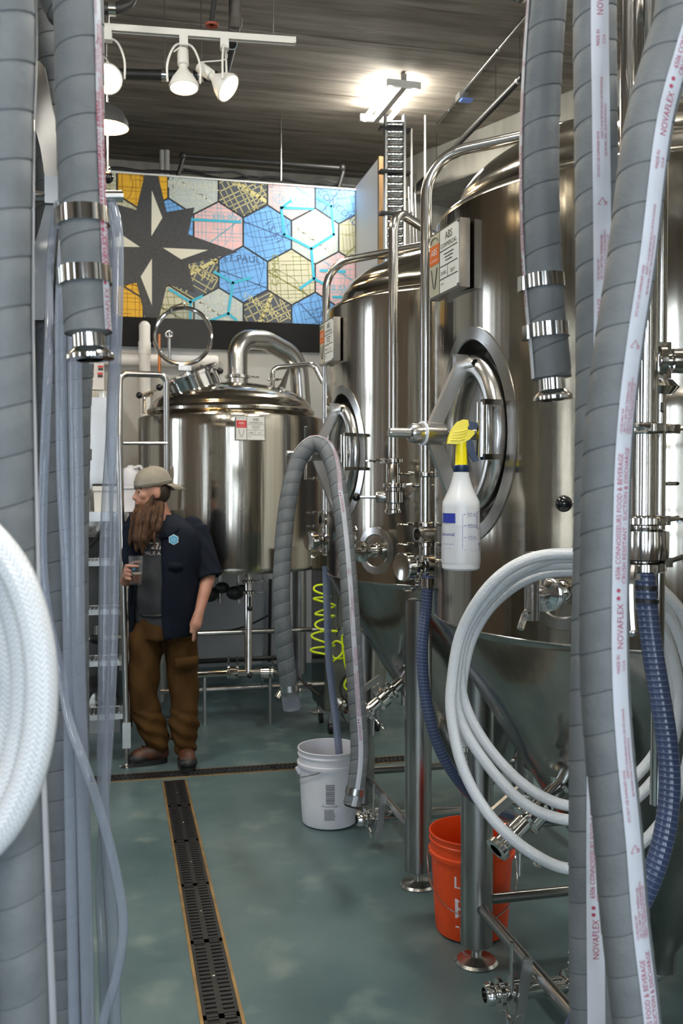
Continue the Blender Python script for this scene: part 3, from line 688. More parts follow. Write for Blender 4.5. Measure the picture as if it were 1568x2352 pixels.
def fermenter(label, loc, port_az, pipeB, full=True, group=None):
    t = thing('fermenter_tank', label, 'tank', loc, 0, group)
    sh = shared('shell', 'shell', 'tank_steel', t, lambda: shell_mesh(MAZ))
    cone = [(.05, ZC0-.06), (.05, ZC0)]+[(.05+(TR-.05)*i/10, ZC0+(ZC1-ZC0-.02)*i/10) for i in range(1, 10)]+[(TR-.012, ZC1-.018), (TR-.002, ZC1-.004), (TR, ZC1+.004)]
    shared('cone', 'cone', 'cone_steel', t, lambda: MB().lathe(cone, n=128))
    shared('weld', 'weld_seam', 'satin', t, lambda: MB().lathe([(TR-.001, ZC1), (TR+.0015, ZC1+.003), (TR-.001, ZC1+.006)], n=128))
    dome = [(TR, ZS), (TR-.002, ZS+.008), (TR-.01, ZS+.02), (TR-.03, ZS+.028), (TR-.058, ZS+.031), (TR-.062, ZS+.036), (TR-.062, ZS+.05)]
    r0 = TR-.062
    dome += [(r0*math.sin(a), ZS+.05+.075*0+.24*math.cos(a)) for a in [PI/2*(1-i/14) for i in range(1, 15)]]
    dome[-1] = (0, ZS+.29)
    shared('dome', 'dome', 'tank_steel', t, lambda: MB().lathe(dome, n=128))
    # manway: collar, neck, dished door with round rim, clamp arm and hub
    n_ = V((math.cos(MAZ), math.sin(MAZ), 0)); tv = V((-math.sin(MAZ), math.cos(MAZ), 0)); up = V((0, 0, 1)); base = n_*TR+up*MZ
    def wrap(a, z, off): return cylp(MAZ+a/TR, TR+off, MZ+z)
    def pl(a, z, off): return base+tv*a+up*z+n_*off
    def collar():
        b = MB(); N = 72; P = []; Fc = []
        prof = [(.189, .293, .0), (.188, .292, .004), (.158, .258, .006), (.155, .255, .002), (.153, .253, -.085)]
        for a, c, o in prof: P += [wrap(a*math.cos(2*PI*i/N), c*math.sin(2*PI*i/N), o) for i in range(N)]
        for k in range(len(prof)-1):
            for i in range(N): j = (i+1) % N; Fc.append((k*N+i, k*N+j, (k+1)*N+j, (k+1)*N+i))
        return b.add(P, Fc)
    mw = shared('collar', 'manway_collar', 'satin', t, collar)
    def door():
        b = MB(); N = 64; P = []; Fc = []; fr = [(1, -.085), (.86, -.08), (.80, -.035), (.6, -.024), (.3, -.018), (0.02, -.017)]
        for f, o in fr: P += [pl(.150*f*math.cos(2*PI*i/N), .250*f*math.sin(2*PI*i/N), o) for i in range(N)]
        for k in range(len(fr)-1):
            for i in range(N): j = (i+1) % N; Fc.append((k*N+i, k*N+j, (k+1)*N+j, (k+1)*N+i))
        return b.add(P, Fc+[tuple((len(fr)-1)*N+i for i in range(N))])
    dr = shared('door', 'manway_door', 'satin', t, door)
    shared('rim', 'door_rim', 'satin', dr, lambda: MB().tube([pl(.118*math.cos(2*PI*i/56), .186*math.sin(2*PI*i/56), -.012) for i in range(56)], .032, 14, closed=True))
    def arm():
        b = MB(); h = .008
        for pts in ([(.215, .012), (.205, .008), (.18, .010), (.03, .088), (.0, .098)], [(.0, .098), (-.03, .088), (-.235, .002), (-.255, -.008), (-.265, -.008)]):
            P = []; Fc = []
            for z, o in pts:
                for a in (-h, h): P += [pl(a, z, o), pl(a, z, o+.042)]
            for k in range(len(pts)-1):
                q = k*4; Fc += [(q, q+4, q+5, q+1), (q+2, q+3, q+7, q+6), (q, q+2, q+6, q+4), (q+1, q+5, q+7, q+3)]
            Fc += [(0, 1, 3, 2), (len(pts)*4-4, len(pts)*4-2, len(pts)*4-1, len(pts)*4-3)]; b.add(P, Fc)
        return b
    ar = shared('arm', 'clamp_arm', 'arm_steel', t, arm)
    shared('armpin', 'arm_pin', 'polished', ar, lambda: MB().cyl(pl(-.03, .187, .016), pl(.05, .187, .016), .011).cyl(pl(.0, .187, -.02), pl(.0, .187, .02), .012))
    shared('stud', 'threaded_stud', 'satin', t, lambda: MB().lathe([(0, .25), (.010, .25), (.0125, .245), (.0125, .195), (.0145, .19), (.0145, -.06)], base, n_, 16))
    shared('hub', 'clamp_hub', 'satin', t, lambda: MB().lathe([(.013, .19), (.022, .188), (.026, .18), (.026, .155), (.031, .148), (.031, .09), (.027, .085), (.013, .083)], base, n_, 20))
    shared('hubring', 'hub_ring', 'white_plastic', t, lambda: MB().lathe([(.026, .153), (.0325, .152), (.0325, .147), (.026, .146)], base, n_, 20))
    def spokes():
        b = MB()
        for s in (-1, 1):
            d = (tv*.25+up*s*1.0).normalized(); b.cyl(base+n_*.165+d*.02, base+n_*.165+d*.115+n_*.01, .0075, n=10)
        return b
    if full == 'spokes': spokes().build('hand_spokes', 'satin', t)
    def handle():
        b = MB(); a = -.135 if tv.dot(V((0, -1, 0))) < 0 else .135
        b.cyl(pl(a, -.065, .05), pl(a, .075, .05), .015, n=14)
        for z in (-.065, .075): b.box((pl(a*1.12, z, .03)), (.016, .055, .014), Matrix.Rotation(MAZ+PI/2, 3, 'Z')); b.cyl(pl(a, z, .05), pl(a*.9, z, -.02), .008)
        return b
    shared('pull', 'door_handle', 'polished', dr, handle)
    # nameplate on a box
    na = R_(-176.5); nn = V((math.cos(na), math.sin(na), 0)); nt_ = V((-math.sin(na), math.cos(na), 0)); c = nn*(TR+.03)+up*2.255
    M = frame(c, -nt_ if False else nt_*-1, up)
    if M.to_3x3().col[2].dot(nn) < 0: M = frame(c, nt_, up)
    if M.to_3x3().col[2].dot(nn) < 0: M = frame(c, -nt_, up)
    nameplate(t, M, .215, .185)
    # sample port with round pad and valve
    pa_ = R_(port_az); pn = V((math.cos(pa_), math.sin(pa_), 0)); pt = V((-math.sin(pa_), math.cos(pa_), 0)); pc = pn*TR+up*1.365
    def pad():
        b = MB(); N = 40; P = []; Fc = []
        for rr_, o in ((.098, .0), (.096, .004), (.068, .005), (.064, .001)): P += [cylp(pa_+rr_*math.cos(2*PI*i/N)/TR, TR+o, 1.365+rr_*math.sin(2*PI*i/N)) for i in range(N)]
        for k in range(3):
            for i in range(N): j = (i+1) % N; Fc.append((k*N+i, k*N+j, (k+1)*N+j, (k+1)*N+i))
        return b.add(P, Fc)
    pad().build('port_pad', 'satin', t)
    pb_ = MB().lathe([(.034, -.01), (.030, .008), (.025, .014), (.025, .06), (.036, .066), (.038, .075), (.038, .085), (.036, .092), (.02, .098), (.018, .15)], pc, pn, 24).build('sample_port', 'polished', t)
    clamp(t, pc+pn*.08, pn, .027, .013, up*.8-pt*.45, name='port_clamp')
    v = pc+pn*.155; b = MB(); b.cyl(v-up*.055, v+up*.03, .018); b.cyl(v, v-pn*.03, .02); b.tube(fillet([v-up*.03, v+pn*.03-up*.035, v+pn*.055-up*.07], .02), .0085, 10); b.build('sample_valve', 'polished', t)
    MB().lathe([(0, .068), (.024, .068), (.028, .062)]+[(.028, .03), (.018, .028), (.018, .0)], v+up*.012, up, 10).build('valve_knob', 'satin', t)
    # side pad on the cone and racking valve
    ra = R_(-164); hz = .775; ang = math.atan2(TR-.05, ZC1-ZC0); rn = V((math.cos(ra)*math.cos(ang), math.sin(ra)*math.cos(ang), -math.sin(ang)))
    rc = cylp(ra, .05+(TR-.05)*(hz-ZC0)/(ZC1-ZC0), hz)
    b = MB().lathe([(.05, -.03), (.045, .0), (.026, .012), (.026, .06), (.036, .066), (.036, .08), (.026, .09), (.026, .11), (.044, .115), (.044, .15), (.026, .155), (.026, .25), (.036, .256), (.036, .27), (.020, .272), (.020, .20)], rc, rn, 22)
    b.build('racking_arm', 'polished', t)
    sd = rn.cross(up).normalized(); clamp(t, rc+rn*.075, rn, .026, .012, sd, 'port_clamp'); clamp(t, rc+rn*.215, rn, .026, .012, -sd*.7+rn.cross(sd)*.7, 'port_clamp')
    hv = rn.cross(sd).normalized(); hv = hv if hv.z > 0 else -hv; p0 = rc+rn*.133+hv*.04
    MB().cyl(rc+rn*.133, p0+hv*.025, .012).box(p0+hv*.05+rn*.03+up*.0, (.026, .012, .15), Matrix.Rotation(ra, 3, 'Z') @ Matrix.Rotation(R_(-62), 3, 'Y')).build('valve_lever', 'dull_steel', t)
    MB().cyl(rc+rn*.19-sd*.02, rc+rn*.2-sd*.025-up*.11, .006).build('lever_rod', 'satin', t)
    # foot outlet: elbow and level pipe with butterfly valve
    b = MB().tube(fillet([(0, 0, ZC0-.04), (0, 0, .135), (-.54, .0, .135)], .06), .026, 14)
    b.lathe([(.026, .0), (.038, .004), (.038, .018), (.026, .02)], (-.30, 0, .135), (-1, 0, 0), 20); b.lathe([(.026, .0), (.046, .004), (.046, .03), (.026, .034)], (-.46, 0, .135), (-1, 0, 0), 20)
    b.lathe([(.026, 0), (.034, .006), (.034, .02), (.030, .03), (.021, .032), (.021, -.03)], (-.54, 0, .135), (-1, 0, 0), 20); b.build('outlet_pipe', 'polished', t)
    clamp(t, (-.31, 0, .135), (1, 0, 0), .026, .012, (0, -.3, 1), name='port_clamp'); clamp(t, (-.525, 0, .135), (1, 0, 0), .026, .012, (0, -.8, -.5), name='port_clamp')
    MB().box((-.475, -.058, .16), (.028, .01, .20), Matrix.Rotation(R_(8), 3, 'Y')).cyl((-.475, -.045, .135), (-.475, -.062, .135), .014).cyl((-.488, -.066, .085), (-.488, -.05, .085), .014).build('valve_lever', 'dull_steel', t)
    MB().cyl((-.50, -.03, .15), (-.50, -.034, .30), .006).build('lever_rod', 'satin', t)
    # legs with pads, posts, feet and braces
    for x in (-1, 1):
        for y in (-1, 1):
            px_, py_ = x*.425, y*.44
            lg = shared('leg', 'leg', 'leg_steel', t, lambda: MB().lathe([(0, .058), (.045, .06), (.055, .068), (.055, 1.17), (0, 1.17)], n=28)); lg.location = (px_, py_, 0)
            ft = shared('foot', 'foot', 'satin', lg, lambda: MB().lathe([(0, 0), (.072, 0), (.074, .006), (.066, .014), (.024, .02), (.018, .024), (.018, .062), (0, .062)], n=28))
            az = math.atan2(py_, px_); cz = 1.07; cr = .05+(TR-.05)*(cz-ZC0)/(ZC1-ZC0)
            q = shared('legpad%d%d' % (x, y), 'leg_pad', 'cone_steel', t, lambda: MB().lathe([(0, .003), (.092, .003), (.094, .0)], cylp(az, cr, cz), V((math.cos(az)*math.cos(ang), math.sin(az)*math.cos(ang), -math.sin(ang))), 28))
    for s in (-1, 1):
        MB().cyl((s*.425, -.44, .205), (s*.425, .44, .205), .019, n=14).build('brace', 'leg_steel', t)
        MB().cyl((-.425, s*.44, .215), (.425, s*.44, .215), .019, n=14).build('brace', 'leg_steel', t)
    # cleaning pipe over the dome, down the far side, with clamps and a tee at its foot
    px_, py_ = -.62, .41
    if full is None: return t
    cp = MB().tube(fillet([(px_, py_, 1.42), (px_, py_, 2.70), (-.12, .10, 2.76), (-.12, .10, ZS+.25)], .14, 10), .019, 16).build('cleaning_pipe', 'pipe_steel', t)
    clamp(cp, (-.12, .10, ZS+.30), up, .021, .014, (-.8, -.6, 0), name='pipe_clamp'); clamp(cp, (px_, py_, 1.665), up, .019, .011, (-1, -.3, 0), name='pipe_clamp'); clamp(cp, (px_, py_, 1.50), up, .019, .011, (-1, -.25, 0), name='pipe_clamp'); clamp(cp, (px_, py_, 1.435), up, .019, .011, (-1, -.25, 0), name='pipe_clamp')
    MB().lathe([(.019, -.035), (.034, -.028), (.036, 0), (.034, .028), (.019, .035)], (px_-.0, py_, 1.468), (-.9, -.3, 0), 20).build('check_valve', 'satin', cp)
    tz_ = 1.365; sd = V((-.85, -.35, 0)).normalized()
    b = MB().cyl((px_, py_, 1.43), (px_, py_, 1.30), .022); b.lathe([(.018, 0), (.018, .04), (.030, .045), (.030, .06), (.018, .062), (.018, .08)], V((px_, py_, tz_)), sd, 18); b.lathe([(.028, -.02), (.040, -.016), (.040, .016), (.028, .02)], V((px_, py_, tz_))+V((.0, -.0, 0)), sd, 20); b.build('tee', 'polished', cp)
    MB().lathe([(0, .0), (.044, 0), (.047, .004), (.047, .03), (.043, .034), (.0, .028)], V((px_, py_, tz_))+sd*.07, sd, 26).build('pressure_gauge', 'polished', cp)
    clamp(cp, (px_, py_, 1.315), up, .02, .011, (-.9, -.6, -.3), name='pipe_clamp')
    # blow-off pipe at the near side ending in a valve with a ball lever
    if pipeB:
        bx, by = pipeB; zt_ = 2.69; r = V((bx, by, 0)); inw = -r.normalized()
        bp = MB().tube(fillet([(bx, by, 1.55), (bx, by, zt_), (bx*.55, by*.55, zt_-.02), (bx*.5, by*.5, ZS+.17)], .085, 10), .019, 16).build('blowoff_pipe', 'pipe_steel', t)
        clamp(bp, (bx, by, 1.725), up, .021, .012, (-1, 0, 0), name='pipe_clamp'); clamp(bp, (bx, by, 1.63), up, .023, .012, (.9, -.4, 0), name='pipe_clamp')
        MB().lathe([(.024, 1.52), (.031, 1.525), (.031, 1.535), (.026, 1.54), (.026, 1.56), (.037, 1.565), (.037, 1.605), (.026, 1.61), (.026, 1.72), (.019, 1.73)], (bx, by, 0), up, 22).build('butterfly_valve', 'polished', bp)
        s_ = (CAMR*-1); s_ = V((s_.x, s_.y, 0)).normalized(); o_ = V((bx, by, 1.585))
        MB().lathe([(.0, .028), (.022, .028), (.022, .06), (.018, .066), (.006, .068), (.006, .13), (0, .13)], o_, s_, 16).build('valve_stem', 'satin', bp)
        MB().sphere(o_+s_*.142, .0165 if full != 'bigball' else .019).build('ball_knob', 'black_gloss', bp)
    return t
def nameplate(t, M, w, h, red='plate_orange', gold='gold_plate'):
    b = MB(M); b.box((0, 0, -.016), (w, h, .03)); np = b.build('nameplate', 'satin', t, smooth=False)
    MB(M).box((-w*.3, 0, .0005), (w*.34, h*.94, .002)).build('plate_panel', gold, np, smooth=False)
    MB(M).box((w*.18, 0, .0005), (w*.58, h*.94, .002)).build('plate_panel', 'plate_white', np, smooth=False)
    MB(M).box((-w*.3, h*.16, .0018), (w*.33, h*.3, .001)).build('plate_logo_block', red, np, smooth=False)
    T = MB(M); z = .0028
    def Tx(s, size, x, y): T.text(s, size, Matrix.Translation((x, y, z)))
    T2 = MB(M); T2.text('ABS', h*.15, Matrix.Translation((-w*.3, h*.15, .003))); T2.text('COMMERCIAL', h*.045, Matrix.Translation((-w*.3, h*.06, .003))); T2.build('logo_lettering', 'plate_white', np, smooth=False)
    Tx('ABS', h*.16, w*.18, h*.30); Tx('COMMERCIAL', h*.095, w*.18, h*.19)
    for i in range(3): T.box((w*.18, h*(.085-.05*i), z-.0003), (w*(.3-.04*i), h*.012, .0004))
    for y in (.15, -.08, -.27): T.box((w*.18, h*y, z-.0003), (w*.57, h*.010, .0004))
    T.box((w*.15, h*-.175, z-.0003), (w*.006, h*.19, .0004)); Tx('20 BBL', h*.075, w*.02, h*-.21); Tx('2017', h*.08, w*.31, h*-.23); Tx('SERIAL', h*.04, w*-.02, h*-.36)
    T.box((-w*.12, 0, z-.0003), (w*.006, h*.94, .0004))
    for s in (-1, 1): T.tube([M.inverted() @ (M @ V((-w*.3+s*w*.1, -h*.05, z))), V((-w*.3+s*w*.03, -h*.33, z)), V((-w*.3, -h*.36, z))], .0012, 5)
    T.tube([V((-w*.3+w*.12*math.cos(a), h*.35+h*.07*math.sin(a), z)) for a in [PI*i/8 for i in range(9)]], .001, 5)
    T.build('plate_lettering', 'print_black', np, smooth=False)
    for x in (-1, 1):
        for y in (-1, 1): MB(M).lathe([(0, .004), (.004, .003), (.005, 0)], (x*w*.47, y*h*.46, 0), n=8).build('rivet', 'polished', np)
F1 = fermenter('conical fermenter with the yellow spray bottle on its manway', (1.615, 2.60, 0), -142, (-.498, -.655), 'bigball')
F2 = fermenter('conical fermenter with a grey hose slung over its manway handle', (1.615, 4.13, 0), -148, (-.572, -.574), 'spokes')
F0 = fermenter('conical fermenter beside the hanging grey hoses with the blue hose coupled to its pipe', (1.615, 1.07, 0), -142, None, None)

# extra pipework of the nearest fermenter that shows between the hoses
def wtube(name, pts, r, m, parent, bend=.06, n=14): return MB().tube(fillet(pts, bend), r, n).build(name, m, parent, True)
up = V((0, 0, 1))
pA = at(1478, 1000, 1.78); pB_ = at(1514, 1000, 1.86)
p_ = V((pA.x, pA.y, 0))
sp_ = wtube('standpipe', [p_+up*1.45, p_+up*2.9, p_+V((.45, -.3, 2.95)), p_+V((.45, -.3, 2.6))], .024, 'polished', F0, .1)
q_ = V((pB_.x, pB_.y, 0)); wtube('standpipe', [q_+up*1.0, q_+up*2.95, q_+V((.5, -.3, 3.0)), q_+V((.5, -.3, 2.6))], .0125, 'polished', F0, .1)
q3 = at(1446, 200, 2.0); wtube('standpipe', [V((q3.x, q3.y, 1.9)), V((q3.x, q3.y, 3.0)), V((q3.x+.45, q3.y-.45, 3.0)), V((q3.x+.45, q3.y-.45, 2.6))], .02, 'polished', F0, .1)
b = MB(); z_ = at(1478, 985, 1.78).z; clamp_ring(b, p_+up*z_, up, .024, .012, (-.7, -1, 0)); b.build('pipe_clamp', 'polished', F0, True)
b = MB(); z_ = at(1478, 1196, 1.78).z; clamp_ring(b, p_+up*z_, up, .028, .011, (1, .1, 0)); b.build('pipe_clamp', 'polished', F0, True)
z_ = at(1478, 1252, 1.78).z; MB().lathe([(.026, -.05), (.03, -.03), (.046, -.026), (.047, -.012), (.047, .012), (.046, .026), (.03, .03), (.026, .05)], p_+up*z_, up, 28).build('butterfly_valve', 'polished', F0, True)
z_ = at(1478, 1303, 1.78).z; clamp(F0, p_+up*z_, up, .026, .013, (1, -.2, .2), name='pipe_clamp', world=True)
hx_ = at(1449, 1370, 1.72); MB().tube(catmull([at(1452, 1300, 1.73), at(1448, 1340, 1.72), at(1449, 1400, 1.715), at(1452, 1450, 1.71)]), .008, 8).sphere(at(1452, 1452, 1.71), .009).build('valve_lever', 'polished', F0, True)
zt_ = at(1515, 830, 1.86).z; e = CAMR.copy(); e.z = 0
o_ = q_+up*zt_
MB().lathe([(.016, -.05), (.016, 0), (.016, .02), (.024, .022), (.024, .2), (0, .2)], o_, e, 18).build('tee', 'polished', F0, True)
clamp(F0, o_, e, .018, .011, (0, 0, -1), world=True); b = MB(); b.box(o_+up*.0, (.03, .03, .07)); b.lathe([(0, -.016), (.026, -.014), (.04, 0), (.026, .014), (0, .016)], o_-up*.05, up, 20, sy=.7); b.build('pipe_clamp', 'polished', F0, True)
clamp(F0, q_+up*at(1514, 985, 1.86).z, up, .0125, .011, (1, 0, 0), name='pipe_clamp', world=True)

# tall tank across the aisle whose manway clamp carries the clear hoses
t = thing('serving_tank', 'tall steel tank mostly hidden behind the dangling clear hoses', 'tank', (-.86, 2.25, 0))
MB().lathe([(.62, .55), (.67, .57), (.69, .62)]+[(.69, .62+i*.2) for i in range(1, 11)]+[(.69, 2.75), (.67, 2.80), (.5, 2.95), (.25, 3.03), (0, 3.05)], n=96).lathe([(0, .45), (.3, .47), (.62, .55)], n=96).build('shell', 'tank_steel', t)
for x in (-1, 1):
    for y in (-1, 1): MB().lathe([(0, .0), (.07, 0), (.07, .01), (.02, .02), (.02, .14), (.055, .15), (.055, .62), (0, .62)], (x*.44, y*.44, 0), n=24).build('leg', 'leg_steel', t)
bar0 = at(60, 451, 1.93); bar1 = at(281, 451, 2.0); ub = (bar1-bar0).normalized(); hub = at(121, 440, 1.95)
MB().torus(hub-V((.10, 0, 0)), (1, -.1, 0), .17, .02, 40, 10).build('manway_rim', 'polished', t, True)
MB().lathe([(0, .02), (.10, .01), (.165, .0)], hub-V((.11, 0, 0)), (1, -.1, 0), 40).build('manway_door', 'cone_steel', t, True)
MB().cyl(bar0, bar1, .0115, n=14).build('threaded_stud', 'polished', t, True)
MB().box(hub, (.03, .03, .055)).build('clamp_hub', 'satin', t, True, smooth=False)
def blade(name, pts, w):
    b = MB(); P = []; Fc = []
    for p, ww in pts: P += [p-CAMR*ww, p+CAMR*ww, p+CAMR*ww+CAMF*.012, p-CAMR*ww+CAMF*.012]
    for k in range(len(pts)-1):
        for i in range(4): j = (i+1) % 4; Fc.append((k*4+i, k*4+j, k*4+4+j, k*4+4+i))
    Fc += [(0, 1, 2, 3), tuple(len(pts)*4-4+i for i in (3, 2, 1, 0))]
    return b.add(P, Fc).build(name, 'blade_steel', t, True, sharp=20)
blade('clamp_arm', [(at(84, 140, 2.02), .006), (at(88, 152, 2.01), .012), (at(95, 240, 1.98), .020), (at(107, 300, 1.965), .022), (at(113, 340, 1.96), .018), (at(119, 425, 1.95), .012)], .02)
blade('clamp_arm', [(at(120, 462, 1.95), .012), (at(112, 520, 1.955), .018), (at(100, 580, 1.97), .024), (at(88, 680, 1.99), .026), (at(82, 735, 2.0), .016)], .02)
MB().tube(fillet([at(82, 400, 2.2), at(82, 640, 2.2), at(60, 680, 2.2)], .05), .012, 10).build('side_pipe', 'polished', t, True)

# ============================================================ brew kettle
kc = V((.842, 7.13, 0)); kr = .68; k0 = 1.045; k1 = 2.115
kt = thing('brew_kettle', 'wide stainless brew kettle with domed lid and fat vapour pipe', 'kettle', kc)
MB().lathe([(kr-.05, k0-.015), (kr-.012, k0-.01), (kr-.004, k0), (kr, k0+.015), (kr, k0+.03)]+[(kr, k0+.03+i*(k1-k0-.03)/10) for i in range(1, 11)]+[(kr-.004, k1+.012), (kr-.03, k1+.022), (kr-.08, k1+.032)], n=128).build('shell', 'tank_steel', kt)
MB().lathe([(0, k0-.04), (kr-.3, k0-.03), (kr-.05, k0-.015)], n=64).build('base', 'cone_steel', kt)
rd = kr-.08; MB().lathe([(rd, k1+.032), (rd+.018, k1+.05), (rd+.018, k1+.07), (rd, k1+.085)]+[(rd*math.sin(a), k1+.075+.21*math.cos(a)) for a in [PI/2*(1-i/12) for i in range(1, 12)]]+[(0, k1+.285)], n=128).build('dome', 'tank_steel', kt)
for sx, sy in ((-1, -1), (1, -1), (-1, 1), (1, 1)):
    lg = MB().lathe([(0, .13), (.05, .135), (.055, .14), (.055, k0+.0), (0, k0)], (sx*.56*.9-(.05 if sx < 0 else -.08), sy*.38, 0), n=24).build('leg', 'leg_steel', kt)
    MB().lathe([(0, 0), (.075, 0), (.077, .006), (.03, .015), (.018, .02), (.018, .14), (0, .14)], (sx*.56*.9-(.05 if sx < 0 else -.08), sy*.38, 0), n=24).build('foot', 'satin', lg)
yb = kc.y-.38
for py in (1450, 1578): z = onY(600, py, yb-.05).z; MB().cyl((kc.x-.55, yb-.045, z), (kc.x+.58, yb-.045, z), .018, n=14).build('brace', 'satin', kt, True)
pk = at(573, 984, 6.47); nk_ = V((pk.x-kc.x, pk.y-kc.y, 0)).normalized(); pk = V((kc.x, kc.y, pk.z))+nk_*(kr+.028); M = frame(pk, V((-nk_.y, nk_.x, 0)), (0, 0, 1)); nameplate(kt, Matrix(WM[kt.name]).inverted() @ M, .205, .165, 'plate_red', 'plate_white')
# tilted manway neck with open glass lid
nk = at(443, 878, 6.85); nu = V((-.45, -.15, 1)).normalized()
MB().lathe([(.19, -.14), (.19, .045), (.205, .05), (.205, .07), (.18, .072), (.175, .0)], nk, nu, 48).build('manway_neck', 'polished', kt, True)
lc = at(420, 772, 6.9); lax = (-CAMF+V((0, 0, .05))).normalized()
lid = MB().torus(lc, lax, .205, .016, 56, 10).build('manway_lid', 'polished', kt, True)
MB().lathe([(0, .004), (.2, .004), (.2, -.004), (0, -.004)], lc, lax, 48).build('lid_glass', 'glass', lid, True)
MB().tube(fillet([at(392, 722, 6.86), at(392, 706, 6.84), at(424, 696, 6.84), at(424, 704, 6.86)], .012), .006, 8).build('lid_handle', 'polished', lid, True)
MB().box(at(424, 846, 6.88), (.09, .05, .035)).build('lid_hinge', 'satin', kt, True)
for px, py, dx in ((320, 908, .05), (366, 890, .02), (505, 852, -.02)):
    MB().sphere(at(px, py, 6.75), .024).build('knob', 'black_gloss', kt, True); MB().cyl(at(px, py, 6.75), at(px+(40 if px < 400 else -45), py-12, 6.8), .008, n=8).build('knob_stem', 'satin', kt, True)
MB().box(at(490, 868, 6.9), (.08, .06, .07)).build('motor_box', 'black_paint', kt, True, smooth=False)
MB().tube(fillet([at(545, 905, 7.12), at(545, 778, 7.12), at(610, 782, 7.3), at(684, 822, 7.5), at(694, 960, 7.55)], .22, 12), .075, 20).build('vapour_pipe', 'satin', kt, True)
clamp(kt, at(545, 866, 7.12), up, .078, .016, CAMR, name='pipe_clamp', world=True)
MB().lathe([(.08, -.1), (.08, .0)], at(545, 868, 7.12), up, 24).build('pipe_neck', 'satin', kt, True)
MB().tube(fillet([at(625, 892, 7.0), at(625, 845, 7.0), at(720, 836, 7.05), at(742, 880, 7.05)], .06), .019, 12).build('cleaning_pipe', 'polished', kt, True)
clamp(kt, at(625, 872, 7.0), up, .02, .012, CAMR, name='pipe_clamp', world=True)
MB().cyl(at(662, 850, 7.0), at(646, 893, 6.9), .012, .03, n=14).build('spray_funnel', 'polished', kt, True)
MB().tube(fillet([at(330, 950, 6.7), at(331, 910, 6.7), at(350, 905, 6.75)], .03), .012, 10).build('side_pipe', 'polished', kt, True)
# valves under the kettle
b = MB()
for px, py, r in ((510, 1350, .04), (540, 1362, .05), (480, 1365, .055), (556, 1352, .03)): b.sphere(at(px, py, 6.75), (r*1.3, r, r))
b.build('valve_actuator', 'black_paint', kt, True)
for px in (505, 548): MB().cyl(at(px, 1320, 6.8), at(px, 1385, 6.8), .016, n=12).build('drain_stub', 'satin', kt, True)
wm = thing('pipe_manifold', 'polished pipe manifold with clamp valves under the brew kettle', 'pipework', onZ(570, 1660, 0)*1.0)
dm = 6.55
MB().tube(fillet([at(570, 1318, dm+.1), at(570, 1548, dm)], .05), .026, 14).build('riser', 'polished', wm, True)
clamp(wm, at(570, 1360, dm+.08), up, .027, .016, CAMR, name='pipe_clamp', world=True); clamp(wm, at(570, 1335, dm+.1), up, .027, .014, CAMR, name='pipe_clamp', world=True)
MB().tube(fillet([at(440, 1549, dm), at(632, 1541, dm), at(650, 1552, dm-.05), at(652, 1580, dm-.1), at(636, 1605, dm-.15)], .05), .024, 14).build('header', 'polished', wm, True)
for px in (525, 545, 602, 625): clamp(wm, at(px, 1545, dm), CAMR, .026, .013, up*(1 if px % 2 else -1), world=True)
for px in (536, 612): MB().lathe([(.026, -.03), (.046, -.02), (.046, .02), (.026, .03)], at(px, 1545, dm), CAMR, 20).build('butterfly_valve', 'polished', wm, True)
MB().sphere(at(573, 1552, dm-.05), .018).cyl(at(540, 1551, dm-.05), at(573, 1552, dm-.05), .006, n=8).build('lever', 'black_gloss', wm, True)
MB().sphere(at(574, 1398, dm), .018).cyl(at(574, 1370, dm), at(574, 1398, dm), .006, n=8).build('lever', 'black_gloss', wm, True)
MB().tube(fillet([at(668, 1545, dm), at(668, 1560, dm)], .02), .02).build('stub', 'polished', wm, True)
for px in (470, 620): q = at(px, 1549, dm); MB().cyl((q.x, q.y, 0), (q.x, q.y, q.z-.02), .012, n=10).build('stand', 'dull_steel', wm, True)
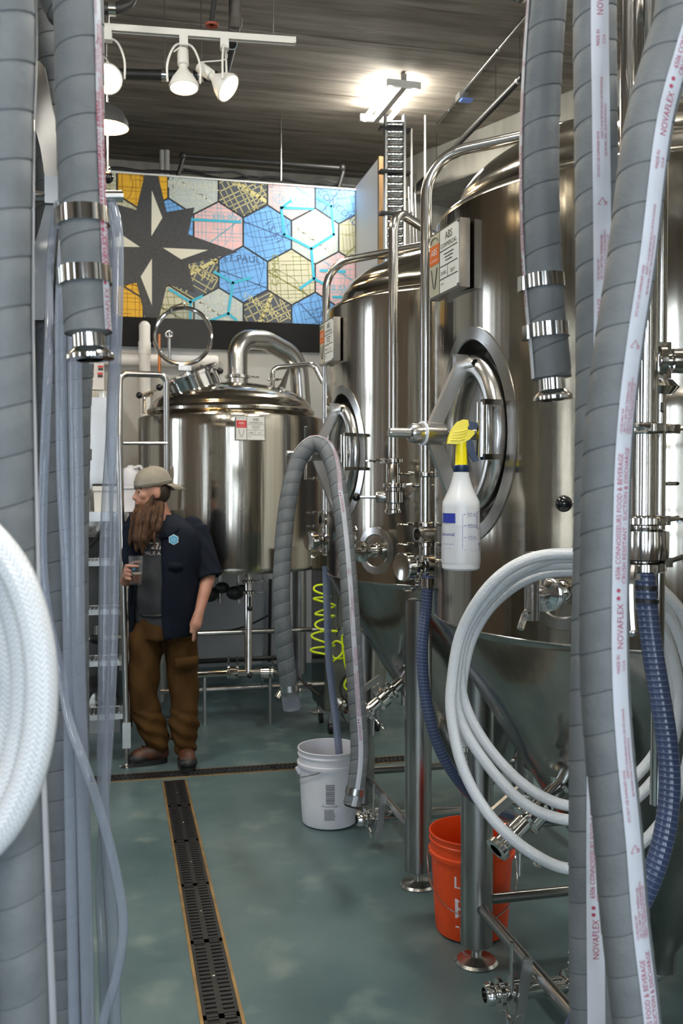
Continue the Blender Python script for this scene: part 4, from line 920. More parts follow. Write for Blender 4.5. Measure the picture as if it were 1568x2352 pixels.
# ============================================================ hose racks and hoses
def rack(label, x, y0, y1):
    t = thing('hose_rack', label, 'rack', (x, (y0+y1)/2, 2.6))
    MB().cyl((x, y0, 2.58), (x, y1, 2.58), .022, n=14).build('bar', 'satin', t, True)
    for y in (y0+.06, y1-.06): MB().cyl((x, y, 2.6), (x, y, CEIL), .008, n=8).build('hanger_rod', 'satin', t, True)
    return t
def pxp(L): return [at(*q) for q in L]
def over_rack(p, side, zt=2.63):       # loop up over the rack bar and down its other side
    return [p+V((side*.16, 0, 2.46-p.z)), V((p.x+side*.155, p.y, zt-.06)), V((p.x+side*.08, p.y, zt+.015)), V((p.x+side*.01, p.y, zt-.09))]
PITCH_H = .052
def gray_hose(label, pts, stripe, group=None, r=.0315, m='hose_gray', prints=None, ref=None, d0=0, d1=None, sw_=.26, printed=True, ds=.012, base=None, tw=0, amp=1):
    s = Sweep(pts, ds, ref); t = thing('suction_hose', label, 'hose', base or min(s.p, key=lambda q: q.z), 0, group)
    d1 = s.L if d1 is None else d1; n = 26; prof = [(0, .0006), (.03, -.0010*amp), (.075, 0), (.55, .0002), (.985, .0006)]
    sa = stripe if callable(stripe) else (lambda f_: (stripe or 0)+tw*f_)
    P = []; Fc = []; rows = 0; k = int((d1-d0)/PITCH_H)+2
    for i in range(-1, k):
        for f, o in prof:
            for j in range(n):
                d = d0+(i+f+j/n)*PITCH_H; a = 2*PI*j/n; P.append(s.at(min(d1, max(d0, d)), a, r+o))
            rows += 1
    for q in range(rows-1):
        for j in range(n):
            if j < n-1: Fc.append((q*n+j, q*n+j+1, (q+1)*n+j+1, (q+1)*n+j))
            elif q+len(prof)+1 < rows: Fc.append((q*n+j, (q+len(prof))*n, (q+len(prof)+1)*n, (q+1)*n+j))
    Fc = [f for f in Fc if max((P[f[0]]-P[f[2]]).length, (P[f[1]]-P[f[3]]).length) > 1e-6]
    MB().add(P, Fc).build('hose_body', m, t, True, sharp=50)
    if stripe is not None:
        b = MB(); k = int((d1-d0)/.02); P = []; W = 7
        for i in range(k+1):
            for j in range(W): P.append(s.at(d0+(d1-d0)*i/k, sa(i/k)+sw_*2*(j/(W-1)-.5), r+.0017))
        b.add(P, [(i*W+j, i*W+j+1, (i+1)*W+j+1, (i+1)*W+j) for i in range(k) for j in range(W-1)]).build('stripe', 'hose_stripe', t, True)
        if printed:
            def put(txt, size, d, row):
                if d < d0 or d > d1: return
                MB().text(txt, size, None, 'LEFT', fn=lambda x, y: s.at(d-x*.92, sa((d-x*.92-d0)/(d1-d0))+(row+y)/r, r+.0022)).build('lettering', 'hose_print', t, True, smooth=False)
            anchors = [s.near(y) for y in (prints or [1475])]
            for a0 in anchors:
                put('NOVAFLEX', .0125, a0, -.004)
                for e in (.064, .074):
                    c = a0-e
                    if not d0 < c < d1: continue
                    pts_ = [s.at(c+.0028*math.cos(q/8*2*PI), sa((c-d0)/(d1-d0))+(.0028*math.sin(q/8*2*PI)+.003)/r, r+.0022) for q in range(8)]; MB().add(pts_, [tuple(range(8))]).build('logo_dot', 'hose_print', t, True, smooth=False)
                put('6506 CONNOISSEURS FOOD & BEVERAGE', .0094, a0-.088, .0012); put('CRUSH RESISTANT - SUCTION & DISCHARGE', .0094, a0-.083, -.0078)
                for i, tx in enumerate(('150 PSI MAX WP', '-40F TO 180F MAX TEMPERATURE', 'MEETS FDA AND 3-A REQUIREMENTS', 'INSPECT HOSE BEFORE EACH USE')):
                    put(tx, .0048, a0-.275, .0045-.0045*i)
                c = a0-.385; b = MB()
                for x0, y0, x1, y1 in ((0, .006, .010, -.0), (.010, 0, 0, -.006), (0, -.006, 0, .006)):
                    ln = V((x1-x0, y1-y0)); w = V((-ln.y, ln.x)).normalized()*.0004
                    b.add([s.at(c-qx, sa((c-d0)/(d1-d0))+qy/r, r+.0022) for qx, qy in ((x0-w.x, y0-w.y), (x1-w.x, y1-w.y), (x1+w.x, y1+w.y), (x0+w.x, y0+w.y))], [(0, 1, 2, 3)])
                if d0 < c < d1: b.build('warning_mark', 'hose_print', t, True, smooth=False)
                put('3', .007, c-.002, -.007)
                put('DO NOT USE DAMAGED HOSE', .0052, a0-.425, .003); put('INSPECT HOSE BEFORE EACH USE FOR DAMAGE', .0045, a0-.48, -.002); put('SEE PROPER CARE, USE & MAINTENANCE', .0045, a0-.455, -.007)
                put('MADE IN', .0065, a0-.615, .001); put('U.S.A', .0065, a0-.618, -.007)
    return t, s
def ferrule_end(t, s, d, r, m='polished', clamps=(.155, .075)):     # hose clamps and a sanitary ferrule at distance d
    p, nn, q = s.fr(d); ax = (s.fr(d)[0]-s.fr(d-.03)[0]).normalized()
    for c in clamps:
        cc, cn, cq = s.fr(d-c); b = MB().lathe([(r+.001, -.011), (r+.0035, -.011), (r+.0035, .011), (r+.001, .011)], cc, ax, 28)
        b.box(cc+cq*(r+.004), (.008, .016, .024)); b.build('hose_clamp', m, t, True)
    MB().lathe([(r-.002, -.01), (r, .0), (r-.004, .003), (r-.010, .004), (r-.011, -.02)], p, ax, 28).build('hose_lip', 'hose_gray', t, True)
    MB().lathe([(r-.010, -.02), (r-.010, .022), (r-.002, .029), (r+.001, .033), (r+.001, .038), (r-.013, .039), (r-.014, -.02)], p, ax, 28).build('ferrule', m, t, True)
rack('steel hose rack bar hung above the clear hoses', -.17, .72, 1.85)
rack('steel hose rack bar hung beside the printed grey hoses', .765, .85, 1.75)
# --- grey hoses
P1 = at(1257, -5, 1.57); pts = over_rack(P1, 1)+pxp([(1257, -5, 1.57), (1246, 150, 1.57), (1239, 330, 1.57), (1241, 520, 1.57), (1250, 680, 1.57), (1262, 800, 1.57), (1267, 868, 1.57)])
t, s = gray_hose('grey suction hose with an open ferrule end hanging before the tank', pts, 1.42, prints=[700, -300], sw_=.22)
ferrule_end(t, s, s.L-.002, .0315)
P1 = at(1366, -5, 1.42); pts = over_rack(P1, 1)+pxp([(1366, -5, 1.42), (1368, 300, 1.42), (1371, 600, 1.42), (1371, 900, 1.42), (1363, 1400, 1.42), (1357, 1700, 1.42), (1355, 2000, 1.42), (1358, 2352, 1.42), (1366, 2900, 1.42), (1372, 3350, 1.42)])
t, s = gray_hose('straight grey printed hose hanging behind the slanting printed hose', pts, .02, prints=[2180, 1080, 60], sw_=.40)
P1 = at(1575, -60, 1.25); pts = over_rack(P1, 1, 2.64)+pxp([(1562, -5, 1.25), (1537, 110, 1.25), (1487, 300, 1.25), (1450, 600, 1.25), (1420, 800, 1.25), (1398, 1000, 1.25), (1390, 1200, 1.25), (1387, 1500, 1.25), (1397, 1700, 1.25), (1417, 1900, 1.25), (1433, 2100, 1.25), (1462, 2352, 1.25), (1500, 2800, 1.25), (1520, 3500, 1.25)])
t, s = gray_hose('slanting grey suction hose with a bold red printed white stripe', pts, -.38, prints=[1476, 2620, 330], sw_=.36)
P1 = at(8, -5, 1.03); pts = over_rack(P1, -1)+pxp([(10, -5, 1.03), (6, 300, 1.03), (4, 700, 1.03), (10, 1000, 1.03), (18, 1300, 1.03), (30, 1700, 1.03), (48, 2100, 1.03), (60, 2352, 1.03), (85, 2900, 1.03)])
t, s = gray_hose('fat grey suction hose hanging next to the white braided coil', pts, -2.3, printed=False, sw_=.2, tw=1.1)
P1 = at(176, -5, 1.3); pts = over_rack(P1, -1)+pxp([(176, -5, 1.3), (184, 300, 1.3), (193, 550, 1.3), (199, 700, 1.3), (203, 765, 1.3)])
t, s = gray_hose('grey suction hose with two bright clamps ending above the clear hoses', pts, -1.2, prints=[640, 1400], sw_=.22)
ferrule_end(t, s, s.L-.002, .0315)
P1 = at(187, -5, 1.7); pts = over_rack(P1, -1)+pxp([(187, -5, 1.7), (188, 500, 1.7), (181, 690, 1.7), (163, 850, 1.7), (152, 1100, 1.7), (152, 1300, 1.7), (154, 1700, 1.7), (158, 2352, 1.7), (160, 2800, 1.7)])
gray_hose('shaded grey suction hose hanging behind the clear hoses', pts, None, m='hose_gray_shaded', r=.0385)
P1 = at(172, -5, 1.9); pts = over_rack(P1, -1)+pxp([(172, -5, 1.9), (172, 600, 1.9), (170, 1000, 1.9), (166, 1225, 1.9)])
t, s = gray_hose('shaded grey suction hose ending in clamps at the stair treads', pts, None, m='hose_gray_shaded'); ferrule_end(t, s, s.L-.002, .0315)
pts = pxp([(112, -300, 2.06), (113, -5, 2.06), (115, 400, 2.06), (117, 900, 2.06), (118, 1500, 2.06), (118, 2352, 2.06), (118, 2600, 2.06)])
gray_hose('shaded grey hose lying against the tall tank behind the clamp blades', pts, None, m='hose_gray_shaded')
# hose slung over the second fermenter's manway hub
hp = [(668, 1610, 3.62), (655, 1500, 3.62), (646, 1380, 3.64), (650, 1260, 3.68), (662, 1150, 3.72), (684, 1062, 3.76), (716, 1021, 3.78), (747, 1030, 3.76), (770, 1085, 3.72), (786, 1180, 3.68), (798, 1300, 3.65), (808, 1450, 3.62), (818, 1600, 3.6), (825, 1720, 3.58), (818, 1800, 3.56), (808, 1848, 3.55)]
t, s = gray_hose('grey hose looped over the manway handle with both ends dangling', pxp(hp), lambda f_: -1.95+.7*max(0, min(1, (f_-.30)/.12))+1.1*max(0, min(1, (f_-.42)/.10)), prints=[1410, 1180, 1700], sw_=.26, r=.033, ds=.01, amp=1.3)
for d, w in ((.05, .012), (s.L-.05, .012)):
    c, cn, cq = s.fr(d); ax = (s.fr(d+.01)[0]-s.fr(d-.01)[0]); MB().lathe([(.0335, -w), (.036, -w), (.036, w), (.0335, w)], c, ax, 24).build('hose_clamp', 'satin', t, True)
c = s.fr(0)[0]; ax = (c-s.fr(.03)[0]); MB().lathe([(.030, -.02), (.034, -.02), (.034, .03), (.031, .034), (.0, .034)], c, ax, 24).build('end_plug', 'clear_vinyl', t, True)
c = s.fr(s.L)[0]; ax = (c-s.fr(s.L-.03)[0]); MB().lathe([(.028, -.02), (.030, .004), (.027, .008), (.0, .006)], c, ax, 24).build('end_cap', 'rubber', t, True)
# --- clear vinyl hoses draped over the far tank's clamp bar
def plain_hose(name, label, pts, r, m, group=None, ref=None, n=14, cat='hose', inner=None):
    s = Sweep(pts, .012, ref); t = thing(name, label, cat, min(s.p, key=lambda q: q.z), 0, group)
    uv_tube('tube', s, r, m, t, n)
    if inner: MB().tube(s.p[::2], r*.72, 10).build('bore', inner, t, True)
    return t, s
CV = [('thin clear hose bowing out over the floor drain', [(134, 462, 1.95), (126, 500, 1.92), (114, 620, 1.9), (112, 800, 1.66), (104, 1000, 1.61), (97, 1250, 1.6), (108, 1400, 1.6), (138, 1540, 1.62), (160, 1660, 1.58), (192, 1750, 1.55), (226, 1850, 1.55), (254, 1950, 1.55), (277, 2060, 1.55), (283, 2140, 1.55), (268, 2240, 1.55), (236, 2352, 1.55), (210, 2500, 1.55)], .0080),
      ('clear hose hanging straight beside the bright hose clamps', [(150, 466, 1.95), (146, 540, 1.72), (142, 640, 1.61), (139, 720, 1.6), (140, 900, 1.6), (143, 1100, 1.6), (153, 1300, 1.6), (158, 1500, 1.6), (160, 1800, 1.6), (170, 2352, 1.6), (176, 2700, 1.6)], .0095),
      ('clear hose hanging below the shaded hose ferrule', [(180, 470, 1.98), (178, 540, 1.72), (175, 640, 1.61), (172, 760, 1.6), (172, 900, 1.6), (176, 1100, 1.6), (180, 1500, 1.6), (189, 1800, 1.6), (203, 2352, 1.6), (210, 2700, 1.58)], .0115),
      ('clear hose draped over the tip of the clamp bar', [(256, 470, 2.0), (268, 520, 1.97), (271, 620, 1.95), (266, 800, 1.92), (256, 1000, 1.9), (244, 1200, 1.88), (240, 1400, 1.87), (238, 1600, 1.86), (236, 1800, 1.85), (246, 1960, 1.84), (258, 2150, 1.82), (264, 2352, 1.8), (268, 2700, 1.8)], .0115),
      ('clear hose twisting against the bright stair rail', [(240, 468, 2.02), (256, 560, 2.0), (262, 760, 1.98), (254, 980, 1.96), (263, 1180, 1.95), (262, 1380, 1.94), (257, 1560, 1.93), (248, 1720, 1.92), (236, 1900, 1.9), (230, 2050, 1.9), (236, 2200, 1.88), (240, 2352, 1.88), (242, 2700, 1.86)], .0095)]
for lb, L, r in CV:
    p = pxp(L); top = p[0]; p = [top+V((-.01, .10, -.30)), top+V((-.005, .075, -.06)), top+V((0, .035, .02))]+p
    plain_hose('clear_hose', lb, p, r, 'clear_vinyl', 'clear hoses draped over the clamp bar')
# --- white braided hose coils
def coil(label, loops, r, ref=None, group=None):
    s = Sweep(loops, .012, ref); t = thing('braided_hose', label, 'hose', min(s.p, key=lambda q: q.z), 0, group)
    uv_tube('tube', s, r, 'braid_white', t, 14); return t, s
L = [(1064, 1712, 2.32), (1060, 1640, 2.31), (1062, 1560, 2.3), (1082, 1470, 2.28), (1130, 1390, 2.25), (1210, 1330, 2.21), (1300, 1312, 2.19), (1400, 1330, 2.2), (1490, 1420, 2.22), (1540, 1560, 2.25), (1520, 1700, 2.26), (1430, 1810, 2.24), (1330, 1853, 2.23), (1220, 1815, 2.24), (1120, 1715, 2.26),
     (1062, 1600, 2.27), (1063, 1490, 2.25), (1105, 1400, 2.22), (1190, 1320, 2.17), (1290, 1296, 2.15), (1400, 1315, 2.16), (1510, 1420, 2.19), (1560, 1590, 2.22), (1530, 1745, 2.22), (1440, 1850, 2.2), (1330, 1885, 2.19), (1210, 1850, 2.2), (1110, 1745, 2.22), (1052, 1640, 2.24),
     (1048, 1540, 2.23), (1072, 1440, 2.2), (1140, 1350, 2.15), (1230, 1295, 2.12), (1310, 1281, 2.11), (1420, 1300, 2.12), (1540, 1420, 2.14), (1590, 1600, 2.16), (1565, 1800, 2.16), (1470, 1940, 2.14), (1330, 1995, 2.12), (1230, 1965, 2.12), (1130, 1880, 2.14), (1065, 1770, 2.17), (1037, 1650, 2.2),
     (1038, 1560, 2.21), (1060, 1450, 2.19), (1120, 1350, 2.13), (1200, 1290, 2.09), (1300, 1272, 2.08), (1430, 1290, 2.09), (1560, 1400, 2.1), (1600, 1520, 2.1)]
t, s = coil('white braided hose coil hung on the sample valve of the tank', pxp(L), .0128, -CAMF)
p = at(1064, 1712, 2.32); b = MB().lathe([(.0135, 0), (.015, .002), (.015, .012), (.0135, .014), (.012, .02), (.012, .03), (.015, .034), (.015, .06), (.013, .064), (.011, .066), (.011, .074), (0, .074)], p, (0, .05, -1), 14).build('coupling', 'polished', t, True)
L = []
for k, (ox, dd, sc) in enumerate(((-62, .99, .93), (-28, .955, .97), (0, .92, 1.0))):
    for a in range(0, 360, 30):
        an = R_(a+100); L.append((-135+ox+205*sc*math.cos(an)*1.13, 1585-405*sc*math.sin(an), dd-.03*a/360))
L.append((-135, 1180, .87))
t, s = coil('white braided hose coil hanging against the fat grey hose', pxp(L), .0150, -CAMF)
q = at(-150, 1185, .93); hk = thing('hose_hook', 'long steel hook holding the braided coil', 'hook', q)
MB().tube(fillet([q+V((0, 0, 1.40)), q+V((0, 0, .02)), q+V((0, -.04, -.03)), q+V((0, -.09, .0)), q+V((0, -.09, .04))], .02), .006, 8).build('rod', 'satin', hk, True)
# --- blue reinforced hoses
t, s = plain_hose('blue_hose', 'ribbed blue hose dropping behind the tank leg by the orange bucket', pxp([(982, 1322, 3.12), (978, 1400, 3.12), (970, 1480, 3.1), (974, 1580, 3.08), (998, 1690, 3.06), (1040, 1775, 3.08), (1100, 1840, 3.2), (1180, 1875, 3.4), (1290, 1880, 3.5)]), .0185, 'ring_blue')
p_, n__, q__ = s.fr(.02); MB().lathe([(.019, -.02), (.021, -.02), (.021, .012), (.019, .012)], p_, (0, 0, 1), 18).build('hose_clamp', 'polished', t, True)
t, s = plain_hose('blue_hose', 'thick ribbed blue hose coupled to the standpipe beside the printed hoses', pxp([(1479, 1312, 1.78), (1485, 1390, 1.78), (1499, 1500, 1.77), (1517, 1610, 1.76), (1533, 1720, 1.75), (1537, 1820, 1.74), (1522, 1930, 1.73), (1486, 2040, 1.73), (1430, 2150, 1.75), (1370, 2260, 1.8), (1322, 2352, 1.85), (1280, 2440, 1.9)]), .0195, 'ring_blue')
for d in (.03, .055): p_, n__, q__ = s.fr(d); MB().lathe([(.020, -.004), (.0225, -.004), (.0225, .004), (.020, .004)], p_, (.05, 0, 1), 18).build('hose_clamp', 'rubber', t, True)
t, s = plain_hose('clear_hose', 'cloudy blue hose running down into the white bucket', pxp([(748, 1300, 4.66), (750, 1350, 4.66), (752, 1430, 4.68), (756, 1520, 4.7), (766, 1610, 4.68), (776, 1700, 4.63), (780, 1760, 4.62), (782, 1815, 4.62)]), .0185, 'clear_hose_blue')
# --- yellow coiled air hose
c0 = at(735, 1345, 5.9); pts = []
for i in range(0, 6*10+1):
    a = 2*PI*i/10; f = i/60; p = at(733+14*math.sin(f*3), 1345+165*f**1.15, 5.9); pts.append(p+CAMR*math.cos(a)*(.048+.03*f+.008*math.sin(i))+CAMF*math.sin(a)*.06+V((0, 0, .012*math.sin(a*.5+f*9))))
pts += [at(*q) for q in ((752, 1525, 5.85), (770, 1515, 5.8), (785, 1500, 5.8), (786, 1480, 5.8), (770, 1473, 5.82), (758, 1490, 5.85), (765, 1510, 5.85), (785, 1512, 5.82), (800, 1500, 5.8), (798, 1470, 5.8), (785, 1462, 5.8), (793, 1530, 5.8), (803, 1545, 5.8), (790, 1575, 5.8), (805, 1590, 5.8))]
plain_hose('air_hose', 'bright yellow coiled air hose dangling beside the kettle leg', pts, .0065, 'yellow_hose', ref=(.3, .2, 1), n=8)

# ============================================================ buckets
def bucket(name, label, loc, m, h=.37, rt=.150, rb=.131):
    t = thing(name, label, 'bucket', loc)
    f = lambda z: rb+(rt-rb)*z/h
    MB().lathe([(0, .004), (rb-.012, .004), (rb-.003, .008), (rb, .016)]+[(f(z), z) for z in (.1, .2, .27)]+[(f(.285), .285), (f(.288)+.009, .288), (f(.302)+.009, .302), (f(.304)+.001, .306), (f(.335), .335), (f(.337)+.004, .337), (f(.342)+.004, .343), (f(.344), .346), (f(h)+.001, h-.008), (f(h)+.004, h-.004), (f(h)+.002, h), (f(h)-.003, h-.001), (f(h)-.004, h-.01)]+[(f(z)-.004, z) for z in (.25, .12, .02)]+[(0, .016)], n=56).build('pail', m, t)
    return t, f
wb_, f = bucket('bucket', 'white plastic bucket with a barcode label and a hose inside', (1.0, 4.50, 0), 'white_plastic')
vx = -CAMF.copy(); vx.z = 0; vx.normalize(); vr = CAMR.copy(); vr.z = 0; vr.normalize()
def onb(f, ang, z, off=.0008): return (vx*math.cos(ang)+vr*math.sin(ang))*(f(z)+off)+V((0, 0, z))
def bpatch(b, f, a0, a1, z0, z1, off=.0008):
    n = max(2, int(abs(a1-a0)/.08)); P = []
    for i in range(n+1): a = a0+(a1-a0)*i/n; P += [onb(f, a, z0, off), onb(f, a, z1, off)]
    b.add(P, [(2*i, 2*i+2, 2*i+3, 2*i+1) for i in range(n)])
b = MB()
z = .225
for i in range(14): w = random.choice((.003, .0045, .006)); bpatch(b, f, -.10, .20, z-w, z); z -= w+random.choice((.0015, .003))
b.text('- Food Safe -', .020, None, fn=lambda x, y: onb(f, .05+x/.145, .115+y))
for i in range(9): bpatch(b, f, -.16, .22+random.uniform(-.06, .03), .103-i*.0062, .1062-i*.0062)
b.build('label_print', 'print_grey', wb_, smooth=False)
pL = onb(f, -1.45, .262, .006); MB().lathe([(0, .014), (.010, .014), (.012, .0), (.012, -.02)], pL, pL.normalized()*1, 12).build('handle_lug', 'white_plastic', wb_)
hp_ = [onb(f, -1.45, .245, .012), onb(f, -1.2, .235, .014), onb(f, -.9, .25, .012), onb(f, -.5, .27, .008), onb(f, -.25, .288, .012)]
MB().tube(catmull(hp_), .0022, 6).build('wire_handle', 'dull_steel', wb_)
ob, f = bucket('bucket', 'orange plastic bucket with white lettering behind the tank leg', (1.262, 3.275, 0), 'orange_plastic', rt=.153)
b = MB()
for ch, z, sz in (('L', .235, .085), ('E', .125, .145), ('T', .055, .085)):
    b.text(ch, sz, None, 'LEFT', fn=lambda x, y, z=z, sz=sz: onb(f, -.56+x*.9/.145, z-.03+y*.72))
b.build('lettering', 'orange_print', ob, smooth=False)
hp_ = [onb(f, -1.5, .30, .004), onb(f, -1.5, .302, .014), onb(f, -1.45, .25, .018), onb(f, -1.2, .19, .022), onb(f, -.7, .14, .024), onb(f, -.2, .115, .026), onb(f, .3, .11, .026), onb(f, .8, .14, .024), onb(f, 1.25, .2, .022), onb(f, 1.5, .27, .012), onb(f, 1.5, .30, .004)]
MB().tube(catmull(hp_), .0023, 6).build('wire_handle', 'polished', ob)

# ============================================================ spray bottle on the manway stud
sb0 = at(1058, 1308, 2.47); sp = thing('spray_bottle', 'clear white spray bottle with yellow trigger head hooked on the manway', 'spray bottle', sb0, -TH)
H = lambda py: (1308-py)*2.47/F
W = lambda w: w*2.47/F/2
prof = [(0, 0), (W(78), 0), (W(86), H(1304)), (W(88), H(1294)), (W(87), H(1250)), (W(85), H(1200)), (W(86), H(1165)), (W(84), H(1152)), (W(70), H(1138)), (W(54), H(1120)), (W(44), H(1105)), (W(38), H(1092)), (W(37), H(1086)), (W(33), H(1084)), (W(33), H(1076))]
prof2 = []
for (r, h) in prof: prof2.append((r, h))
mat('bottle_plastic', (.62, .63, .64), .3, sub=.3, c2=(.66, .67, .68), scale=4)
MB().lathe(prof2, n=40).build('bottle', 'bottle_plastic', sp)
mat('bottle_fluid', (.52, .53, .55), .3)
MB().lathe([(W(86.6)+.0002, H(1204)), (W(89)+.0003, H(1250)), (W(89.4)+.0003, H(1292))], n=40).build('fill_level', 'bottle_fluid', sp)
MB().lathe([(W(36), H(1084)), (W(37), H(1083)), (W(37), H(1070)), (W(34), H(1068)), (0, H(1068))], n=20).build('collar', 'navy_plastic', sp)
def bz(px): return (px-1058)*2.47/F
yl = MB().lathe([(W(31), H(1070)), (W(28), H(1066)), (W(26), H(1022)), (W(26), H(1012))], n=20)
out = [(1025, 1020), (1028, 1005), (1036, 985), (1048, 970), (1060, 965), (1072, 966), (1074, 978), (1069, 988), (1086, 990), (1087, 998), (1076, 1010), (1062, 1018), (1045, 1021)]
M = Matrix.Identity(4); M = frame((0, .014, 0), (1, 0, 0), (0, 0, 1))
yl.prism([(bz(x), H(y)) for x, y in out][::-1], M, .028); yl.build('trigger_housing', 'yellow_plastic', sp, sharp=25)
tr_ = MB(); tr_.prism([(bz(x), H(y)) for x, y in [(1074, 968), (1090, 972), (1096, 978), (1094, 984), (1084, 986), (1078, 1000), (1074, 988)]][::-1], frame((0, .009, 0), (1, 0, 0), (0, 0, 1)), .018)
tr_.prism([(bz(x), H(y)) for x, y in [(1074, 1005), (1084, 1015), (1090, 1040), (1098, 1058), (1086, 1062), (1074, 1042), (1066, 1018)]][::-1], frame((0, .008, 0), (1, 0, 0), (0, 0, 1)), .016); tr_.build('trigger', 'navy_plastic', sp)
for i in range(4): MB().tube([V((bz(1032+i*3), -.0148, H(1012-i*6))), V((bz(1052+i*2), -.0152, H(1013-i*7))), V((bz(1066+i*2), -.0148, H(1008-i*7)))], .0012, 6).build('grip_ridge', 'yellow_plastic', sp)
def onbt(x, y): # pixel on the bottle's front
    r = W(88)+.0008; a = math.asin(max(-1, min(1, bz(x)/r))); return V((r*math.sin(a), -r*math.cos(a), H(y)))
def rectb(b, x0, x1, y0, y1):
    n = 5; P = []
    for i in range(n+1): x = x0+(x1-x0)*i/n; P += [onbt(x, y0), onbt(x, y1)]
    b.add(P, [(2*i, 2*i+2, 2*i+3, 2*i+1) for i in range(n)])
b = MB(); rectb(b, 1015, 1040, 1200, 1178); rectb(b, 1019, 1045, 1290, 1283)
def tb(s, size, x, y, al='LEFT'): b.text(s, size, None, al, fn=lambda u, v: onbt(x+u*F/2.47, y-v*F/2.47))
tb('sional', .0125, 1014, 1229); tb('ution to 946 mL', .0062, 1017, 1279); tb('until the liquid', .0042, 1015, 1249); tb('mix water', .0042, 1018, 1259); tb('shake well', .0042, 1018, 1268)
for i, (s1, y_) in enumerate((('25 fl. oz.', 1181), ('20 fl. oz.', 1206), ('15 fl. oz.', 1233), ('10 fl. oz.', 1261), ('5 fl. oz.', 1283))):
    tb(s1, .0068, 1067+i, y_); tb('%d parts water' % (25-5*i), .0042, 1068+i, y_+4); rectb(b, 1058+i, 1063+i, y_-1.2, y_)
b.text('For use as directed - keep away from heat and flame - dilute before use', .0042, None, 'LEFT', fn=lambda u, v: onbt(1057-v*F/2.47, 1182+u*F/2.47*.78))
for i in range(11): rectb(b, 1095, 1100, 1246+i*3.4, 1246+i*3.4+random.choice((1, 1.6, 2.2)))
for x0, x1, y0, y1 in ((1090, 1101, 1175, 1174.4), (1090, 1091, 1213, 1175), (1090, 1101, 1213, 1212.4)): rectb(b, x0, x1, y0, y1)
b.build('label_print', 'print_blue', sp, smooth=False)

# ============================================================ steps, platform goods and the back corner
st = thing('access_steps', 'steel access steps with serrated treads and a bent pipe handrail', 'steps', onZ(290, 1765, 0))
dS = 5.52
post = onZ(291, 1762, 0); px0 = post.x; py0 = post.y
MB().lathe([(0, 0), (.042, 0), (.043, .006), (.014, .016), (.011, .02), (.011, .13), (0, .13)], post, n=20).build('foot', 'satin', st, True)
MB().box(post+V((0, 0, .19)), (.046, .046, .15)).build('post_end', 'satin', st, True, smooth=False)
tz0 = .30
WID = .62
tp = at(276, 880, 5.62)
MB().tube(fillet([post+V((0, 0, .22)), at(274, 1000, 5.57), at(275, 858, 5.6), at(382, 861, 5.72), at(383, 1100, 5.75)], .05), .0185, 12).build('handrail', 'satin', st, True)
MB().cyl(at(282, 1018, 5.58), at(383, 1018, 5.73), .011, n=10).build('mid_rail', 'satin', st, True)
p2 = post-V((WID, 0, 0)); MB().tube([p2+V((0, 0, .0)), p2+V((0, .1, 1.2)), p2+V((0, .12, 2.2))], .0185, 12).build('handrail', 'satin', st, True)
zr = (1640, 1517, 1399, 1287)
for i, py in enumerate(zr):
    yy = py0+.06+.14*i; q = onY(240, py, yy); z = q.z
    tr_ = MB().bbox((px0-WID, yy, z-.035), (px0+.0, yy+.004, z)).bbox((px0-WID, yy, z-.004), (px0, yy+.20, z-.002)).bbox((px0-WID, yy+.2, z-.035), (px0, yy+.204, z)).build('tread', 'satin', st, True, smooth=False)
    b = MB()
    for j in range(26):
        for e in range(4): b.box((px0-WID+.012+j*.0235, yy+.02+e*.05, z+.003), (.004, .035, .012))
    b.build('tread_teeth', 'satin', tr_, True, smooth=False)
for x in (px0+.02, px0-WID-.01): 
    for (a, b_) in (((x, py0+.05, .22), (x, py0+.75, 1.45)),): MB().cyl(a, b_, .014, n=8).build('stringer', 'satin', st, True)
zp = onY(240, 1176, py0+.75).z
pf = MB().bbox((px0-1.3, py0+.74, zp-.06), (px0+.05, py0+1.15, zp)).build('platform', 'satin', st, True, smooth=False)
MB().bbox((px0-.42, py0+.735, zp-.045), (px0-.34, py0+.74, zp-.012)).build('platform_tag', 'white_plastic', st, True, smooth=False)
for x in (px0-1.25, px0-.0): MB().cyl((x, py0+1.1, 0), (x, py0+1.1, zp-.06), .02, n=10).build('post', 'satin', st, True)
# tubs and jug on the platform
yt = py0+.95; zc_ = zp
def tub(label, px, w, h, lid, m='cream_plastic'):
    q = onY(px, 1170, yt); t = thing('storage_tub', label, 'tub', (q.x, yt, zc_))
    MB().box((0, 0, h/2), (w, .16, h), taper=1.08).build('body', m, t, sharp=20)
    MB().box((0, 0, h+.008), (w*1.16, .19, .022)).build('lid', lid, t, smooth=False)
    if lid == 'black_paint': MB().box((0, -.09, h-.012), (w*1.14, .015, .03)).build('rim', m, t, smooth=False)
    return t
tub('cream plastic tub with a black lid on the step platform', 244, .15, .165, 'black_paint')
tub('white plastic tub with a blue tag behind the cap wearer', 305, .17, .155, 'white_plastic', 'white_plastic')
q = onY(300, 1120, yt+.02); jg = thing('plastic_jug', 'white plastic jug with a moulded handle on the white tub', 'jug', (q.x, yt+.02, zc_+.175))
MB().lathe([(0, 0), (.06, 0), (.066, .01), (.066, .08), (.05, .11), (.02, .125), (.02, .135), (0, .135)], n=20).build('body', 'white_plastic', jg)
MB().tube(catmull([V((.02, -.05, .115)), V((.065, -.05, .125)), V((.075, -.05, .08)), V((.06, -.05, .045))]), .010, 8).build('handle', 'white_plastic', jg)
